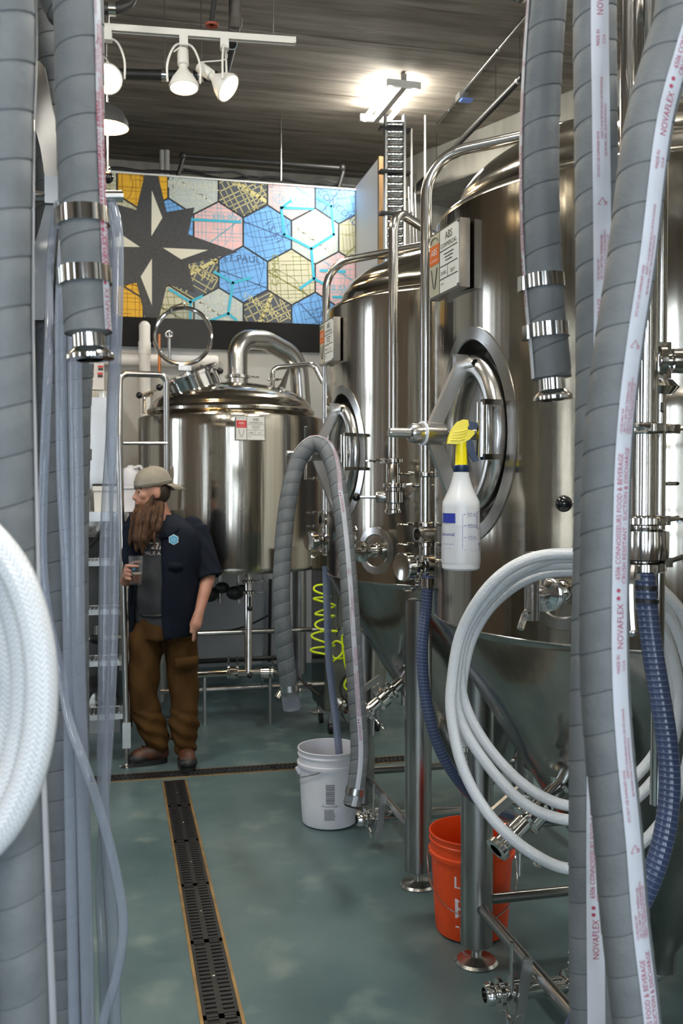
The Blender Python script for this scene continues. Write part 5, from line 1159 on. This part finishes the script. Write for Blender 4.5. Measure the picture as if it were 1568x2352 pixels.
# steel hot water cabinet behind the steps, with a white control panel above
q0 = onY(120, 895, 7.3); q1 = onY(272, 895, 7.3)
hc = thing('steel_cabinet', 'plain brushed steel cabinet behind the access steps', 'cabinet', ((q0.x+q1.x)/2, 7.5, 0))
MB().bbox((q0.x, 7.3, 1.3), (q1.x, 7.85, q0.z)).build('body', 'tank_steel', hc, True, smooth=False)
for x in (q0.x+.05, q1.x-.05): MB().cyl((x, 7.36, 0), (x, 7.36, 1.3), .03).build('leg', 'dull_steel', hc, True)
MB().bbox((q0.x+.02, 7.292, 1.34), (q1.x-.02, 7.3, q0.z-.05)).build('door', 'satin', hc, True, smooth=False)
a = onY(60, 1235, 6.95); b2 = onY(272, 1235, 6.95); gc = thing('equipment_cabinet', 'dark grey equipment cabinet standing behind the step treads', 'cabinet', ((a.x+b2.x)/2, 7.05, 0)); mat('cabinet_grey', (.06, .066, .07), .6)
MB().bbox((a.x, 6.95, .03), (b2.x, 7.2, a.z)).build('body', 'cabinet_grey', gc, True, smooth=False); MB().bbox((a.x+.02, 6.94, .08), (b2.x-.02, 6.95, a.z-.04)).build('door', 'cabinet_grey', gc, True, smooth=False); MB().bbox((a.x, 6.97, 0), (b2.x, 7.18, .03)).build('plinth', 'black_paint', gc, True, smooth=False)
a = onY(150, 893, 7.6); b2 = onY(238, 832, 7.6); cpn = thing('control_panel', 'white control panel with small red and black stickers', 'control panel', ((a.x+b2.x)/2, 7.6, a.z))
MB().bbox((a.x, 7.6, a.z), (b2.x, 7.84, b2.z)).build('enclosure', 'white_paint', cpn, True, smooth=False)
for px, py in ((209, 842), (231, 842), (209, 858), (230, 858), (207, 876)):
    MB().box(onY(px, py, 7.598), (.04, .004, .016)).build('sticker', 'plate_red', cpn, True, smooth=False); MB().box(onY(px, py+6, 7.597), (.036, .004, .018)).build('sticker', 'print_black', cpn, True, smooth=False)
# wall pipes
def wpipe(label, a, b_, r, m): return pipe('wall_pipe', label, 'pipe', [a, b_], r, m)
t = wpipe('fat white plastic pipe standing against the back wall', onY(332, 990, 7.78), onY(332, 750, 7.78), .045, 'pvc'); MB().sphere(onY(332, 750, 7.78), .045).build('cap', 'pvc', t, True); MB().lathe([(.045, -.05), (.049, -.05), (.049, .05), (.045, .05)], onY(332, 800, 7.78), up, 20).build('collar', 'pvc', t, True)
t = wpipe('white plastic pipe running level along the back wall', onY(190, 823, 7.86), onY(500, 832, 7.86), .05, 'pvc'); MB().lathe([(.05, -.06), (.055, -.06), (.055, .06), (.05, .06)], onY(480, 831, 7.86), (1, 0, 0), 20).build('collar', 'pvc', t, True)
wpipe('thin copper pipe rising beside the white pipe', onY(366, 860, 7.7), onY(366, 768, 7.7), .012, 'copper')
t = wpipe('slotted steel strut fixed to the back wall', onY(389, 830, 7.72), onY(389, 758, 7.72), .014, 'satin'); MB().torus(onY(388, 768, 7.7), (0, 1, 0), .025, .007, 16, 6).build('eye', 'satin', t, True)
# pump cart behind the second fermenter
a = onZ(745, 1690, 0); cw = .42
pc_ = thing('pump_cart', 'steel pump cart with bolt head panel below the yellow coil', 'cart', (a.x+cw/2, a.y+.2, 0))
MB().bbox((a.x, a.y, .16), (a.x+cw, a.y+.4, 1.18)).build('cabinet', 'tank_steel', pc_, True, smooth=False)
for x in (a.x+.05, a.x+cw-.05):
    for y in (a.y+.05, a.y+.35): MB().cyl((x-.012, y, .035), (x+.012, y, .035), .035, n=16).build('caster', 'rubber', pc_, True); MB().cyl((x, y, .04), (x, y, .16), .012, n=8).build('caster_stem', 'dull_steel', pc_, True)
MB().lathe([(0, .03), (.03, .028), (.034, 0)], (a.x+.10, a.y, .68), (0, -1, 0), 16).build('bolt_head', 'polished', pc_, True)
MB().lathe([(0, .12), (.05, .12), (.07, .1), (.07, .0), (.05, -.02)], (a.x+.17, a.y-.02, .16), (0, -1, .1), 20).build('pump_head', 'polished', pc_, True)
pipe('power_cable', 'black cable hanging in front of the pump cart', 'cable', catmull(pxp([(800, 1545, 6.0), (785, 1565, 6.0), (783, 1590, 6.0), (800, 1620, 6.0), (806, 1690, 6.05), (812, 1722, 6.05)]), k=5), .008, 'rubber', n=8)
pipe('power_cable', 'black cable drooping from the kettle leg to the floor', 'cable', catmull(pxp([(660, 1530, 6.6), (690, 1560, 6.5), (730, 1595, 6.4), (760, 1612, 6.3)]), k=5), .010, 'rubber', n=8)
pipe('power_cable', 'thin black cable sagging under the brew kettle', 'cable', catmull(pxp([(500, 1452, 7.2), (560, 1440, 7.2), (620, 1412, 7.2)]), k=5), .007, 'rubber', n=8)
pipe('wall_conduit', 'dark vertical conduit behind the brew kettle legs', 'conduit', [onY(621, 1330, 7.9), onY(618, 1520, 7.9)], .014, 'pipe_black')
pipe('wall_conduit', 'dark level pipe low along the back wall under the kettle', 'conduit', [onY(440, 1520, 7.86), onY(700, 1508, 7.86)], .02, 'pipe_black')
# pump and valves seen between the treads
q = onY(222, 1560, 6.5); t = thing('floor_pump', 'dark motor pump behind the access steps', 'pump', (q.x, 6.6, 0))
MB().lathe([(0, -.16), (.10, -.15), (.12, -.12), (.12, .12), (.10, .15), (0, .16)], (q.x, 6.6, .22), (.2, -1, 0), 28).build('motor', 'black_paint', t, True); MB().bbox((q.x-.15, 6.5, 0), (q.x+.15, 6.7, .09)).build('base', 'dull_steel', t, True, smooth=False)
MB().lathe([(.06, .16), (.09, .17), (.09, .21), (0, .22)], (q.x, 6.6, .22), (.2, -1, 0), 24).build('pump_head', 'polished', t, True)
q = onY(222, 1467, 6.6); t = thing('valve_cluster', 'black hand valve on a small pipe behind the steps', 'valve', q)
MB().cyl(q-V((.15, 0, 0)), q+V((.3, 0, 0)), .018).build('pipe', 'dull_steel', t, True); MB().sphere(q, (.05, .04, .035)).build('valve_body', 'black_paint', t, True); MB().cyl(q, q+V((0, 0, .09)), .02).build('valve_stem', 'satin', t, True)
for i, L in enumerate(([(196, 1262, 6.3), (215, 1245, 6.3), (235, 1215, 6.3), (245, 1180, 6.3)], [(200, 1235, 6.35), (222, 1240, 6.35), (232, 1225, 6.35), (240, 1190, 6.35)])):
    pipe('power_cable', ('thick black cable looping below the step platform', 'thin black cable looping below the step platform')[i], 'cable', catmull(pxp(L), k=5), .014-.006*i, 'rubber', n=8)
# ============================================================ the man with the beer
mat('skin', (.47, .245, .17), .5, c2=(.40, .18, .125), scale=14, sub=.08)
mat('hair_brown', (.027, .011, .005), .7, c2=(.105, .043, .013), scale=26, stretch=(3, 3, .35), bump=.6, bscale=70)
mat('hair_dark', (.03, .018, .010), .6)
mat('cap_cloth', (.27, .245, .20), .8, c2=(.23, .205, .165), scale=14, bump=.1, bscale=200)
mat('shirt_navy', (.0045, .007, .0135), .8, spec=.15, c2=(.007, .011, .020), scale=6, bump=.25, bscale=30)
mat('tee_grey', (.036, .037, .040), .85, spec=.15, c2=(.055, .056, .060), scale=8, bump=.2, bscale=24)
mat('tee_print', (.45, .43, .42), .7)
mat('trouser_brown', (.085, .043, .013), .85, spec=.1, c2=(.055, .027, .009), scale=5, bump=.35, bscale=16)
mat('boot_leather', (.045, .018, .010), .55, c2=(.10, .032, .012), scale=14)
mat('boot_black', (.010, .010, .011), .5)
mat('eye_dark', (.015, .012, .01), .2)
mat('eye_white', (.25, .22, .2), .4)
mat('patch_blue', (.10, .36, .56), .5); mat('patch_edge', (.55, .66, .70), .5)
MD = 5.65; K = MD/F
mp = onZ(375, 1752, 0); MAN = thing('person', 'bearded person in backwards cap, open navy shirt and brown work trousers', 'person', mp, -TH)
def mm(px, py, ly=0.0):            # pixel -> point in the man's own frame (x across, y away, z up) at depth offset ly
    p = at(px, py, MD+ly); return Matrix(WM[MAN.name]).inverted() @ p
def cap(b, p0, p1, r0, r1=None, n=16):
    p0 = V(p0); p1 = V(p1); r1 = r0 if r1 is None else r1; d = (p1-p0); L = d.length
    pr = [(0, -r0)]+[(r0*math.sin(a), -r0*math.cos(a)) for a in (.4, .8, 1.2, PI/2)]+[(r1*math.cos(a), L+r1*math.sin(a)) for a in (0, .4, .8, 1.2)]+[(0, L+r1)]
    b.lathe(pr, p0, d, n)
def loft(b, rings, n=28, rot=0, a0=0, a1=2*PI, closed=True, p=2.0):
    P = []; Fc = []; m = n if closed else n+1
    for cx, cy, cz, rx, ry in rings:
        for i in range(m):
            a = a0+(a1-a0)*i/n; c, s_ = math.cos(a), math.sin(a); c = math.copysign(abs(c)**(2/p), c); s_ = math.copysign(abs(s_)**(2/p), s_); x, y = rx*c, ry*s_
            P.append((cx+x*math.cos(rot)-y*math.sin(rot), cy+x*math.sin(rot)+y*math.cos(rot), cz))
    for k in range(len(rings)-1):
        for i in range(n): j = (i+1) % m; Fc.append((k*m+i, k*m+j, (k+1)*m+j, (k+1)*m+i))
    if closed: Fc += [tuple(range(m-1, -1, -1)), tuple((len(rings)-1)*m+i for i in range(m))]
    return b.add(P, Fc)
def blob(name, b, vox, m, parent, it=6, solid=0, fold=None, remesh=True):
    me = bpy.data.meshes.new(name); me.from_pydata([tuple(v) for v in b.v], [], b.f); o = bpy.data.objects.new(name, me); COL.objects.link(o)
    if solid: q = o.modifiers.new('s', 'SOLIDIFY'); q.thickness = solid; q.offset = 0
    if remesh: q = o.modifiers.new('r', 'REMESH'); q.mode = 'VOXEL'; q.voxel_size = vox
    if it: q = o.modifiers.new('m', 'SMOOTH'); q.iterations = it; q.factor = .5
    dg = bpy.context.evaluated_depsgraph_get(); dg.update(); me2 = bpy.data.meshes.new_from_object(o.evaluated_get(dg)); bpy.data.objects.remove(o)
    if fold:
        me2.update(); nr = [v.normal.copy() for v in me2.vertices]
        for v, nn in zip(me2.vertices, nr): v.co += nn*fold(v.co)
    me2.name = name; me2.materials.clear(); me2.materials.append(MATS[m]); me2.polygons.foreach_set('use_smooth', [True]*len(me2.polygons))
    return link(name, me2, parent)
tb_ = 0.0; FAC = R_(-25)            # torso turned towards the aisle
head = mm(350, 1128, -.02); fd = V((-.90, -.43, 0)).normalized(); fs = V((-fd.y, fd.x, 0))    # face direction
shL = mm(308, 1205, -.05); shR = mm(450, 1213, .06); elR = mm(478, 1325, .0); wrR = mm(457, 1408, -.13); haR = mm(449, 1436, -.15)
elL = mm(296, 1330, -.02); gl = mm(312, 1312, -.24); wrL = mm(287, 1335, -.14)
hipz = .86
# --- body: one continuous surface
b = MB(); rotF = Matrix.Rotation(math.atan2(fd.y, fd.x), 3, 'Z')
b.sphere(head+V((0, 0, .02)), (.102, .077, .105), 24, 16, rotF); b.sphere(head+fd*.035+V((0, 0, -.04)), (.062, .058, .075), 20, 14, rotF)
b.sphere(head+fd*.062+V((0, 0, .012)), (.034, .056, .02), 16, 10, rotF)          # brow
cap(b, head+fd*.090+V((0, 0, .0)), head+fd*.110+V((0, 0, -.040)), .009, .011); b.sphere(head+fd*.104+V((0, 0, -.043)), (.013, .016, .011), rot=rotF); b.sphere(head+fd*.07+V((0, 0, -.055)), (.032, .045, .035), 16, 10, rotF)
for s in (-1, 1): b.sphere(head+fd*.062+fs*s*.036+V((0, 0, -.024)), .027); b.sphere(head-fd*.008+fs*s*.076+V((0, 0, -.012)), (.022, .011, .034), 14, 10, rotF)
b.sphere(head+fd*.085+V((0, 0, -.075)), (.02, .03, .012), 12, 8, rotF)           # lips
nk = mm(375, 1196, .02); cap(b, head+V((.02, .02, -.08)), nk+V((-.0, 0, -.02)), .058, .068)
tc_ = mm(380, 1260, .03)
loft(b, [(tc_.x, .03, 1.40, .10, .08), (tc_.x, .03, 1.36, .17, .09), (tc_.x, .03, 1.2, .17, .105), (tc_.x-.005, .02, 1.0, .165, .11), (tc_.x-.01, .02, .86, .165, .11)], rot=FAC)
cap(b, shR, elR, .05, .043); cap(b, elR, wrR, .043, .028); cap(b, shL, elL, .05, .042); cap(b, elL, wrL, .042, .028)
hpL = mm(335, 1480, .0); hpR = mm(415, 1480, .03); knL = mm(328, 1600, -.03); knR = mm(423, 1600, .0); anL = mm(362, 1718, .0); anR = mm(424, 1722, -.02)
for a_, k_, c_ in ((hpL, knL, anL), (hpR, knR, anR)): cap(b, a_, k_, .075, .055); cap(b, k_, c_, .055, .04)
# hand in the pocket: palm, thumb outside, finger roots
cap(b, wrR, haR, .030, .036); b.sphere(haR, (.022, .042, .045)); cap(b, haR+V((-.012, -.022, .012)), haR+V((-.022, -.034, -.035)), .012, .009)
for i in range(4): cap(b, haR+V((-.004, -.028+i*.019, -.03)), haR+V((-.010, -.026+i*.018, -.085)), .0095, .008)
# hand around the glass
pm = gl+V((-.052, .0, -.005)); cap(b, wrL, pm+V((-.004, .03, -.02)), .029, .026); b.sphere(pm, (.017, .04, .045))
for i in range(4):
    z = .036-i*.024; r0 = .0098; k0 = pm+V((-.002, -.036, z)); 
    k1 = gl+V((-.042, -.036, z-.002)); k2 = gl+V((-.010, -.052, z-.004)); k3 = gl+V((.022-.004*i, -.046, z-.004))
    if i: k2 = gl+V((-.032, -.042, z-.004)); k3 = gl+V((-.020, -.046, z-.006))
    cap(b, k0+V((0, .03, 0)), k1, r0, r0); cap(b, k1, k2, r0, r0*.95); cap(b, k2, k3, r0*.95, r0*.82)
cap(b, pm+V((.0, .03, .03)), gl+V((-.02, .050, .045)), .012, .011); cap(b, gl+V((-.02, .05, .045)), gl+V((.02, .042, .05)), .011, .009)
body = blob('body', b, .0052, 'skin', MAN, 5)
# --- eyes
for s in (-1, 1):
    e = head+fd*.082+fs*s*.032+V((0, 0, -.004)); ey = MB().sphere(e-fd*.002, .0105).build('eye', 'eye_white', MAN); MB().sphere(e+fd*.004+V((0, 0, -.001)), .0075).build('iris', 'eye_dark', ey)
    MB().tube([head+fd*.098+fs*s*.012+V((0, 0, .016)), head+fd*.094+fs*s*.032+V((0, 0, .022)), head+fd*.078+fs*s*.052+V((0, 0, .014))], .005, 6).build('eyebrow', 'hair_brown', MAN)
# --- beard and hair
b = MB(); B0 = mm(326, 1178, -.06)
ch = head+fd*.052+V((0, 0, -.130))
b.sphere(ch, (.056, .062, .05), 18, 12, rotF)
for s in (-1, 1): cap(b, head+fd*.004+fs*s*.066+V((0, 0, -.02)), ch+fs*s*.036+V((0, 0, .01)), .014, .03)
cap(b, head+fd*.090+fs*.028+V((0, 0, -.082)), head+fd*.090-fs*.028+V((0, 0, -.082)), .011, .011)
e1 = mm(334, 1198, -.10); e2 = mm(324, 1235, -.15); e3 = mm(328, 1268, -.15)
cap(b, ch, e1, .066, .088); cap(b, e1, e2, .086, .048); cap(b, mm(366, 1160, -.06), mm(352, 1212, -.12), .03, .045); cap(b, mm(366, 1160, -.06), ch, .028, .05); cap(b, e2, e3, .046, .014); cap(b, e1+V((-.045, 0, 0)), mm(298, 1248, -.14), .045, .014); cap(b, e1+V((.03, 0, .0)), mm(346, 1236, -.13), .045, .014); cap(b, e2, mm(312, 1262, -.15), .04, .012)
rb_ = random.Random(3)
blob('beard', b, .006, 'hair_brown', MAN, 3, fold=lambda c: .006*math.sin(c.x*190+2*math.sin(c.z*20))*min(1, max(0, (1.56-c.z)/.08)))
bd = MB()
for i in range(90):                  # loose strands
    a = e1+V((rb_.uniform(-.075, .075), rb_.uniform(-.06, .02), rb_.uniform(-.05, .09))); q = a+V((rb_.uniform(-.02, .02)-.01, rb_.uniform(-.02, .0), -rb_.uniform(.06, .13)))
    m_ = (a+q)/2+V((rb_.uniform(-.012, .012), -.01, 0)); bd.tube(catmull([a, m_, q], k=3), .003, 5, rad=[.0045, .0042, .004, .0036, .003, .002, .0008])
bd.build('beard_strands', 'hair_brown', MAN)
b = MB(); b.sphere(head-fd*.03+V((0, 0, .0)), (.078, .077, .085), 20, 14, rotF); b.sphere(head-fd*.055+V((0, 0, -.03)), (.040, .056, .045), 16, 12, rotF)
blob('hair', b, .007, 'hair_dark', MAN, 3)
# --- cap worn backwards
b = MB(); cc = head+V((.006, 0, .032)); tl = Matrix.Rotation(R_(0), 3, 'X'); P = []; Fc = []; N = 36; rowsn = 11
tilt = V((fd.x*.16, fd.y*.16, 1)).normalized(); ux = (fd-tilt*fd.dot(tilt)).normalized(); uy = tilt.cross(ux)
for i in range(rowsn):
    a = PI/2*i/(rowsn-1); rr = math.cos(a)**.8 if i < rowsn-1 else 0.02; hz_ = .112*math.sin(a)
    for j in range(N): t_ = 2*PI*j/N; P.append(cc+ux*.112*rr*math.cos(t_)+uy*.089*rr*math.sin(t_)+tilt*(hz_-.0))
for i in range(rowsn-1):
    for j in range(N): k = (j+1) % N; Fc.append((i*N+j, i*N+k, (i+1)*N+k, (i+1)*N+j))
cpz = blob('baseball_cap', b.add(P, Fc), .004, 'cap_cloth', MAN, 1, solid=.005, remesh=False, fold=lambda c: .0022*math.sin(c.z*150+c.x*50))
MB().tube([cc+ux*.114*math.cos(2*PI*j/N)+uy*.091*math.sin(2*PI*j/N)+tilt*.018 for j in range(N)], .0022, 6, closed=True).build('cap_seam', 'cap_cloth', cpz)
MB().sphere(cc+tilt*.115, .007).build('cap_button', 'cap_cloth', cpz)
b = MB(); P = []; nb = 14
for i in range(nb+1):
    a = -1.0+2.0*i/nb; p = cc-ux*.108*math.cos(a)+uy*.088*math.sin(a)-tilt*.002; q = cc-ux*(.108*math.cos(a)+.085*math.cos(a)**.6)+uy*.085*math.sin(a)-V((0, 0, .048)); P += [p, (p+q)/2+V((0, 0, .006)), q]
b.add(P, [(3*i+r, 3*i+3+r, 3*i+4+r, 3*i+1+r) for i in range(nb) for r in (0, 1)])
blob('cap_brim', b, .004, 'cap_cloth', cpz, 0, solid=.005, remesh=False)
# --- tee, shirt, sleeves, collar
Tx, Ty = tc_.x, .03
def tfold(c): return .0035*math.sin(c.z*55+c.x*14)*max(0, 1-(c.z-.78)/.28) if c.z < 1.06 else 0
trg = [(Tx-.005, Ty, 1.43, .075, .065), (Tx, Ty, 1.40, .13, .08), (Tx, Ty, 1.36, .19, .105), (Tx, Ty-.01, 1.25, .195, .125), (Tx-.005, Ty-.02, 1.1, .182, .130), (Tx-.012, Ty-.02, .98, .178, .132), (Tx-.012, Ty-.015, .86, .174, .128), (Tx-.012, Ty-.01, .80, .172, .124)]
tee = blob('tee_shirt', loft(MB(), trg[::-1], rot=FAC, p=2.3), .011, 'tee_grey', MAN, 3, fold=tfold)
srg = [(Tx+.005, Ty+.012, 1.462, .078, .072), (Tx+.004, Ty+.01, 1.435, .115, .088), (Tx, Ty, 1.395, .172, .102), (Tx, Ty, 1.345, .206, .122), (Tx+.002, Ty, 1.25, .222, .142), (Tx+.0, Ty-.005, 1.1, .215, .152), (Tx-.006, Ty-.005, .98, .212, .16), (Tx-.010, Ty, .87, .210, .16), (Tx-.014, Ty, .80, .208, .155)]
b = MB(); P = []; n = 44; Fc = []
opn = [1.0, .75, .50, .42, .46, .58, .64, .72, .85]
for (cx, cy, cz, rx, ry), o in zip(srg, opn):
    for i in range(n+1):
        a = -PI/2+o*.62+(2*PI-o*1.3)*i/n; zz = cz-(.055*(math.cos(a+PI/2)*.5+.5) if cz < .82 else 0)
        x, y = rx*math.copysign(abs(math.cos(a))**.9, math.cos(a)), ry*math.copysign(abs(math.sin(a))**.9, math.sin(a)); P.append((cx+x*math.cos(FAC)-y*math.sin(FAC), cy+x*math.sin(FAC)+y*math.cos(FAC), zz))
P2 = []; R = len(srg)
for i in range(n+1):                 # finer rows
    col = catmull([V(P[k*(n+1)+i]) for k in range(R)], k=5); P2.append(col)
rows_ = len(P2[0]); PP = [P2[i][k] for k in range(rows_) for i in range(n+1)]
b.add(PP, [(k*(n+1)+i, k*(n+1)+i+1, (k+1)*(n+1)+i+1, (k+1)*(n+1)+i) for k in range(rows_-1) for i in range(n)])
sh_ = blob('work_shirt', b, .01, 'shirt_navy', MAN, 0, solid=.006, remesh=False, fold=lambda c: .005*math.sin(c.x*38+c.z*9)*max(.15, 1-(c.z-.8)/.5))
for s0, e0, ln in ((shR, elR, 1.02), (shL, elL, .98)):
    b = MB(); d = (e0-s0); cap(b, s0+V((-.02 if s0.x > 0 else .02, 0, .0)), s0+d*.5, .074, .074); P = [(.0, -.0), (.074, 0), (.078, .10), (.083, d.length*ln), (.060, d.length*ln), (.056, d.length*.6), (0, d.length*.6)]
    b.lathe(P, s0, d, 24); blob('sleeve', b, .007, 'shirt_navy', sh_, 3, fold=lambda c: .0025*math.sin(c.z*48+c.x*60+2*math.sin(c.y*40)))
def shp(a, z, off=.006):             # point on the shirt/tee front: angle from the facing direction, height
    import bisect
    rg = sorted(srg, key=lambda q: q[2]); 
    for q0, q1 in zip(rg, rg[1:]):
        if q0[2] <= z <= q1[2]: break
    f_ = (z-q0[2])/(q1[2]-q0[2]); cx, cy, _, rx, ry = [q0[i]+(q1[i]-q0[i])*f_ for i in range(5)]
    an = -PI/2+a; x, y = (rx+off)*math.copysign(abs(math.cos(an))**.9, math.cos(an)), (ry+off)*math.copysign(abs(math.sin(an))**.9, math.sin(an))
    return V((cx+x*math.cos(FAC)-y*math.sin(FAC), cy+x*math.sin(FAC)+y*math.cos(FAC), z))
def teep(a, z, off=.004):
    rg = sorted(trg, key=lambda q: q[2])
    for q0, q1 in zip(rg, rg[1:]):
        if q0[2] <= z <= q1[2]: break
    f_ = (z-q0[2])/(q1[2]-q0[2]); cx, cy, _, rx, ry = [q0[i]+(q1[i]-q0[i])*f_ for i in range(5)]
    an = -PI/2+a; x = rx*math.copysign(abs(math.cos(an))**(2/2.3), math.cos(an)); y = ry*math.copysign(abs(math.sin(an))**(2/2.3), math.sin(an)); k_ = 1+off/.15
    return V((cx+x*k_*math.cos(FAC)-y*k_*math.sin(FAC), cy+x*k_*math.sin(FAC)+y*k_*math.cos(FAC), z))
b = MB(); b.text('Franc', .085, None, fn=lambda x, y: teep(.10+x/.17+y*.3/.17, 1.268+y)); b.text('PALE ALE', .028, None, fn=lambda x, y: teep(.10+x/.17, 1.235+y)); b.text('BREWING', .020, None, fn=lambda x, y: teep(.16+x/.17, 1.345+y)); b.build('tee_lettering', 'tee_print', tee, smooth=False)
for s in (-1, 1):                     # collar flaps
    a1 = .16 if s < 0 else .22; P = [shp(s*(a1+.55), 1.425, .0), shp(s*(a1+.2), 1.41, .004), shp(s*a1, 1.36, .012), shp(s*(a1+.02), 1.325, .016), shp(s*(a1+.42), 1.345, .016), shp(s*(a1+.75), 1.39, .01)]
    bb = MB().add(P, [tuple(range(6))]); blob('collar', bb, .01, 'shirt_navy', sh_, 0, solid=.006, remesh=False)
b = MB(); P = [shp(a, z, .010) for a, z in ((.52, 1.20), (.98, 1.19), (.98, 1.155), (.75, 1.14), (.52, 1.16))]; b.add(P, [(0, 1, 2, 3, 4)]); blob('pocket_flap', b, .01, 'shirt_navy', sh_, 0, solid=.006, remesh=False)
pc = shp(.66, 1.325, .012); px_ = (shp(.70, 1.325, .012)-pc).normalized(); M = frame(pc, px_, (0, 0, 1))
for r_, z_, m_, nm in ((.031, .0, 'patch_edge', 'badge_border'), (.026, .0015, 'patch_blue', 'badge')):
    MB(M).prism([(r_*math.cos(R_(90+60*i)), r_*math.sin(R_(90+60*i))) for i in range(6)], Matrix.Translation((0, 0, z_)), .002).build(nm, m_, sh_, smooth=False)
MB(M).text('12', .026, Matrix.Translation((0, -.009, .004))).build('badge_mark', 'patch_edge', sh_, smooth=False)
# --- trousers
b = MB(); hx = mm(375, 1470, .02)
loft(b, [(hx.x, .01, .74, .178, .130), (hx.x, .01, .84, .172, .124), (hx.x, .01, .90, .165, .118)], rot=FAC)
for a_, k_, c_, s in ((hpL, knL, anL, -1), (hpR, knR, anR, 1)):
    q = a_+V((0, 0, .06)); cap(b, q, a_+(k_-a_)*.5, .102, .096); cap(b, a_+(k_-a_)*.5, k_, .096, .084); cap(b, k_, k_+(c_-k_)*.55, .084, .086); cap(b, k_+(c_-k_)*.55, c_+V((0, 0, .035)), .086, .072)
def pfold(c):
    w = .004*math.sin(c.z*30+c.x*34+2*math.sin(c.y*18))+.003*math.sin(c.z*17-c.x*60)
    if c.z < .32: w += .005*math.sin(c.z*80+c.x*40+1.5*math.sin(c.y*30))
    return w
tr_ = blob('trousers', b, .010, 'trouser_brown', MAN, 5, fold=pfold)
MB().torus(V((hx.x, .01, .885)), (0, 0, 1), .13, .012, 30, 8).build('belt', 'boot_black', tr_)
P = [mm(402, 1512, -.10), mm(455, 1506, -.055), mm(453, 1532, -.055), mm(430, 1541, -.085), mm(402, 1536, -.105)]; blob('cargo_flap', MB().add(P, [(0, 1, 2, 3, 4)]), .01, 'trouser_brown', tr_, 0, solid=.014, remesh=False)
# --- boots
def boot(an, toe, nm='boot'):
    an = V(an); toe = V(toe); d = (toe-an); d.z = 0; dn = d.normalized(); L = d.length; b = MB(); sdv = V((-dn.y, dn.x, 0))
    hl = V((an.x, an.y, 0))-dn*.055
    cap(b, V((an.x, an.y, .12)), V((an.x, an.y, .075)), .052, .055); b.sphere(hl+dn*.03+V((0, 0, .062)), .05); cap(b, hl+dn*.06+V((0, 0, .07)), toe-dn*.075+V((0, 0, .058-toe.z)), .052, .047); b.sphere(V((toe.x, toe.y, .050))-dn*.06, (.062, .052, .043), 16, 10, Matrix.Rotation(math.atan2(dn.y, dn.x), 3, 'Z'))
    o = blob(nm, b, .007, 'boot_leather', MAN, 4)
    P = []; 
    for i in range(24):
        a = 2*PI*i/24; P.append((math.cos(a), math.sin(a)))
    ln = (V((toe.x, toe.y, 0))-hl).length; c = (V((toe.x, toe.y, 0))+hl)/2
    M = frame(c, dn, sdv); MB(M).prism([((ln/2+.008)*x*(1 if abs(x) < 2 else 1), .052*math.copysign(abs(y)**.7, y)) for x, y in P], Matrix.Identity(4), .03).build('sole', 'boot_black', o)
    M2 = frame(V((toe.x, toe.y, .042))-dn*.055, dn, sdv); bb = MB(M2); bb.sphere((0, 0, 0), (.070, .056, .040), 18, 12); bb.build('toe_cap', 'boot_black', o)
    for i in range(4):
        p = V((an.x, an.y, .132-.014*i))+dn*(.045+.02*i); MB().tube([p-sdv*.026, p+V((0, 0, .008)), p+sdv*.026], .0035, 6).build('lace', 'boot_black', o)
boot((anL.x-.005, anL.y, 0), (mm(303, 1742).x, anL.y-.07, 0)); boot((anR.x, anR.y+.04, 0), (anR.x+.05, anR.y-.17, 0))
# --- pint glass (held)
gw = (Matrix(WM[MAN.name]) @ gl); g = thing('pint_glass', 'pint glass part filled with amber beer held at the chest', 'glass', gw-V((0, 0, .075)), 0)
MB().lathe([(0, .0), (.030, 0), (.032, .004), (.036, .07), (.041, .16), (.0395, .16), (.0345, .07), (.030, .010), (0, .010)], n=28).build('tumbler', 'glass', g)
MB().lathe([(0, .011), (.0292, .011), (.0325, .058), (0, .058)], n=24).build('beer', 'beer', g)
mat('foam', (.62, .54, .42), .7); MB().lathe([(.0, .0585), (.0325, .0585), (.0329, .066), (0, .066)], n=24).build('foam', 'foam', g)
MB(frame(V((-.012, -.0395, .10)), (1, -.3, 0), (0, 0, 1))).box((0, 0, 0), (.016, .03, .001)).build('glass_decal', 'patch_blue', g, smooth=False)
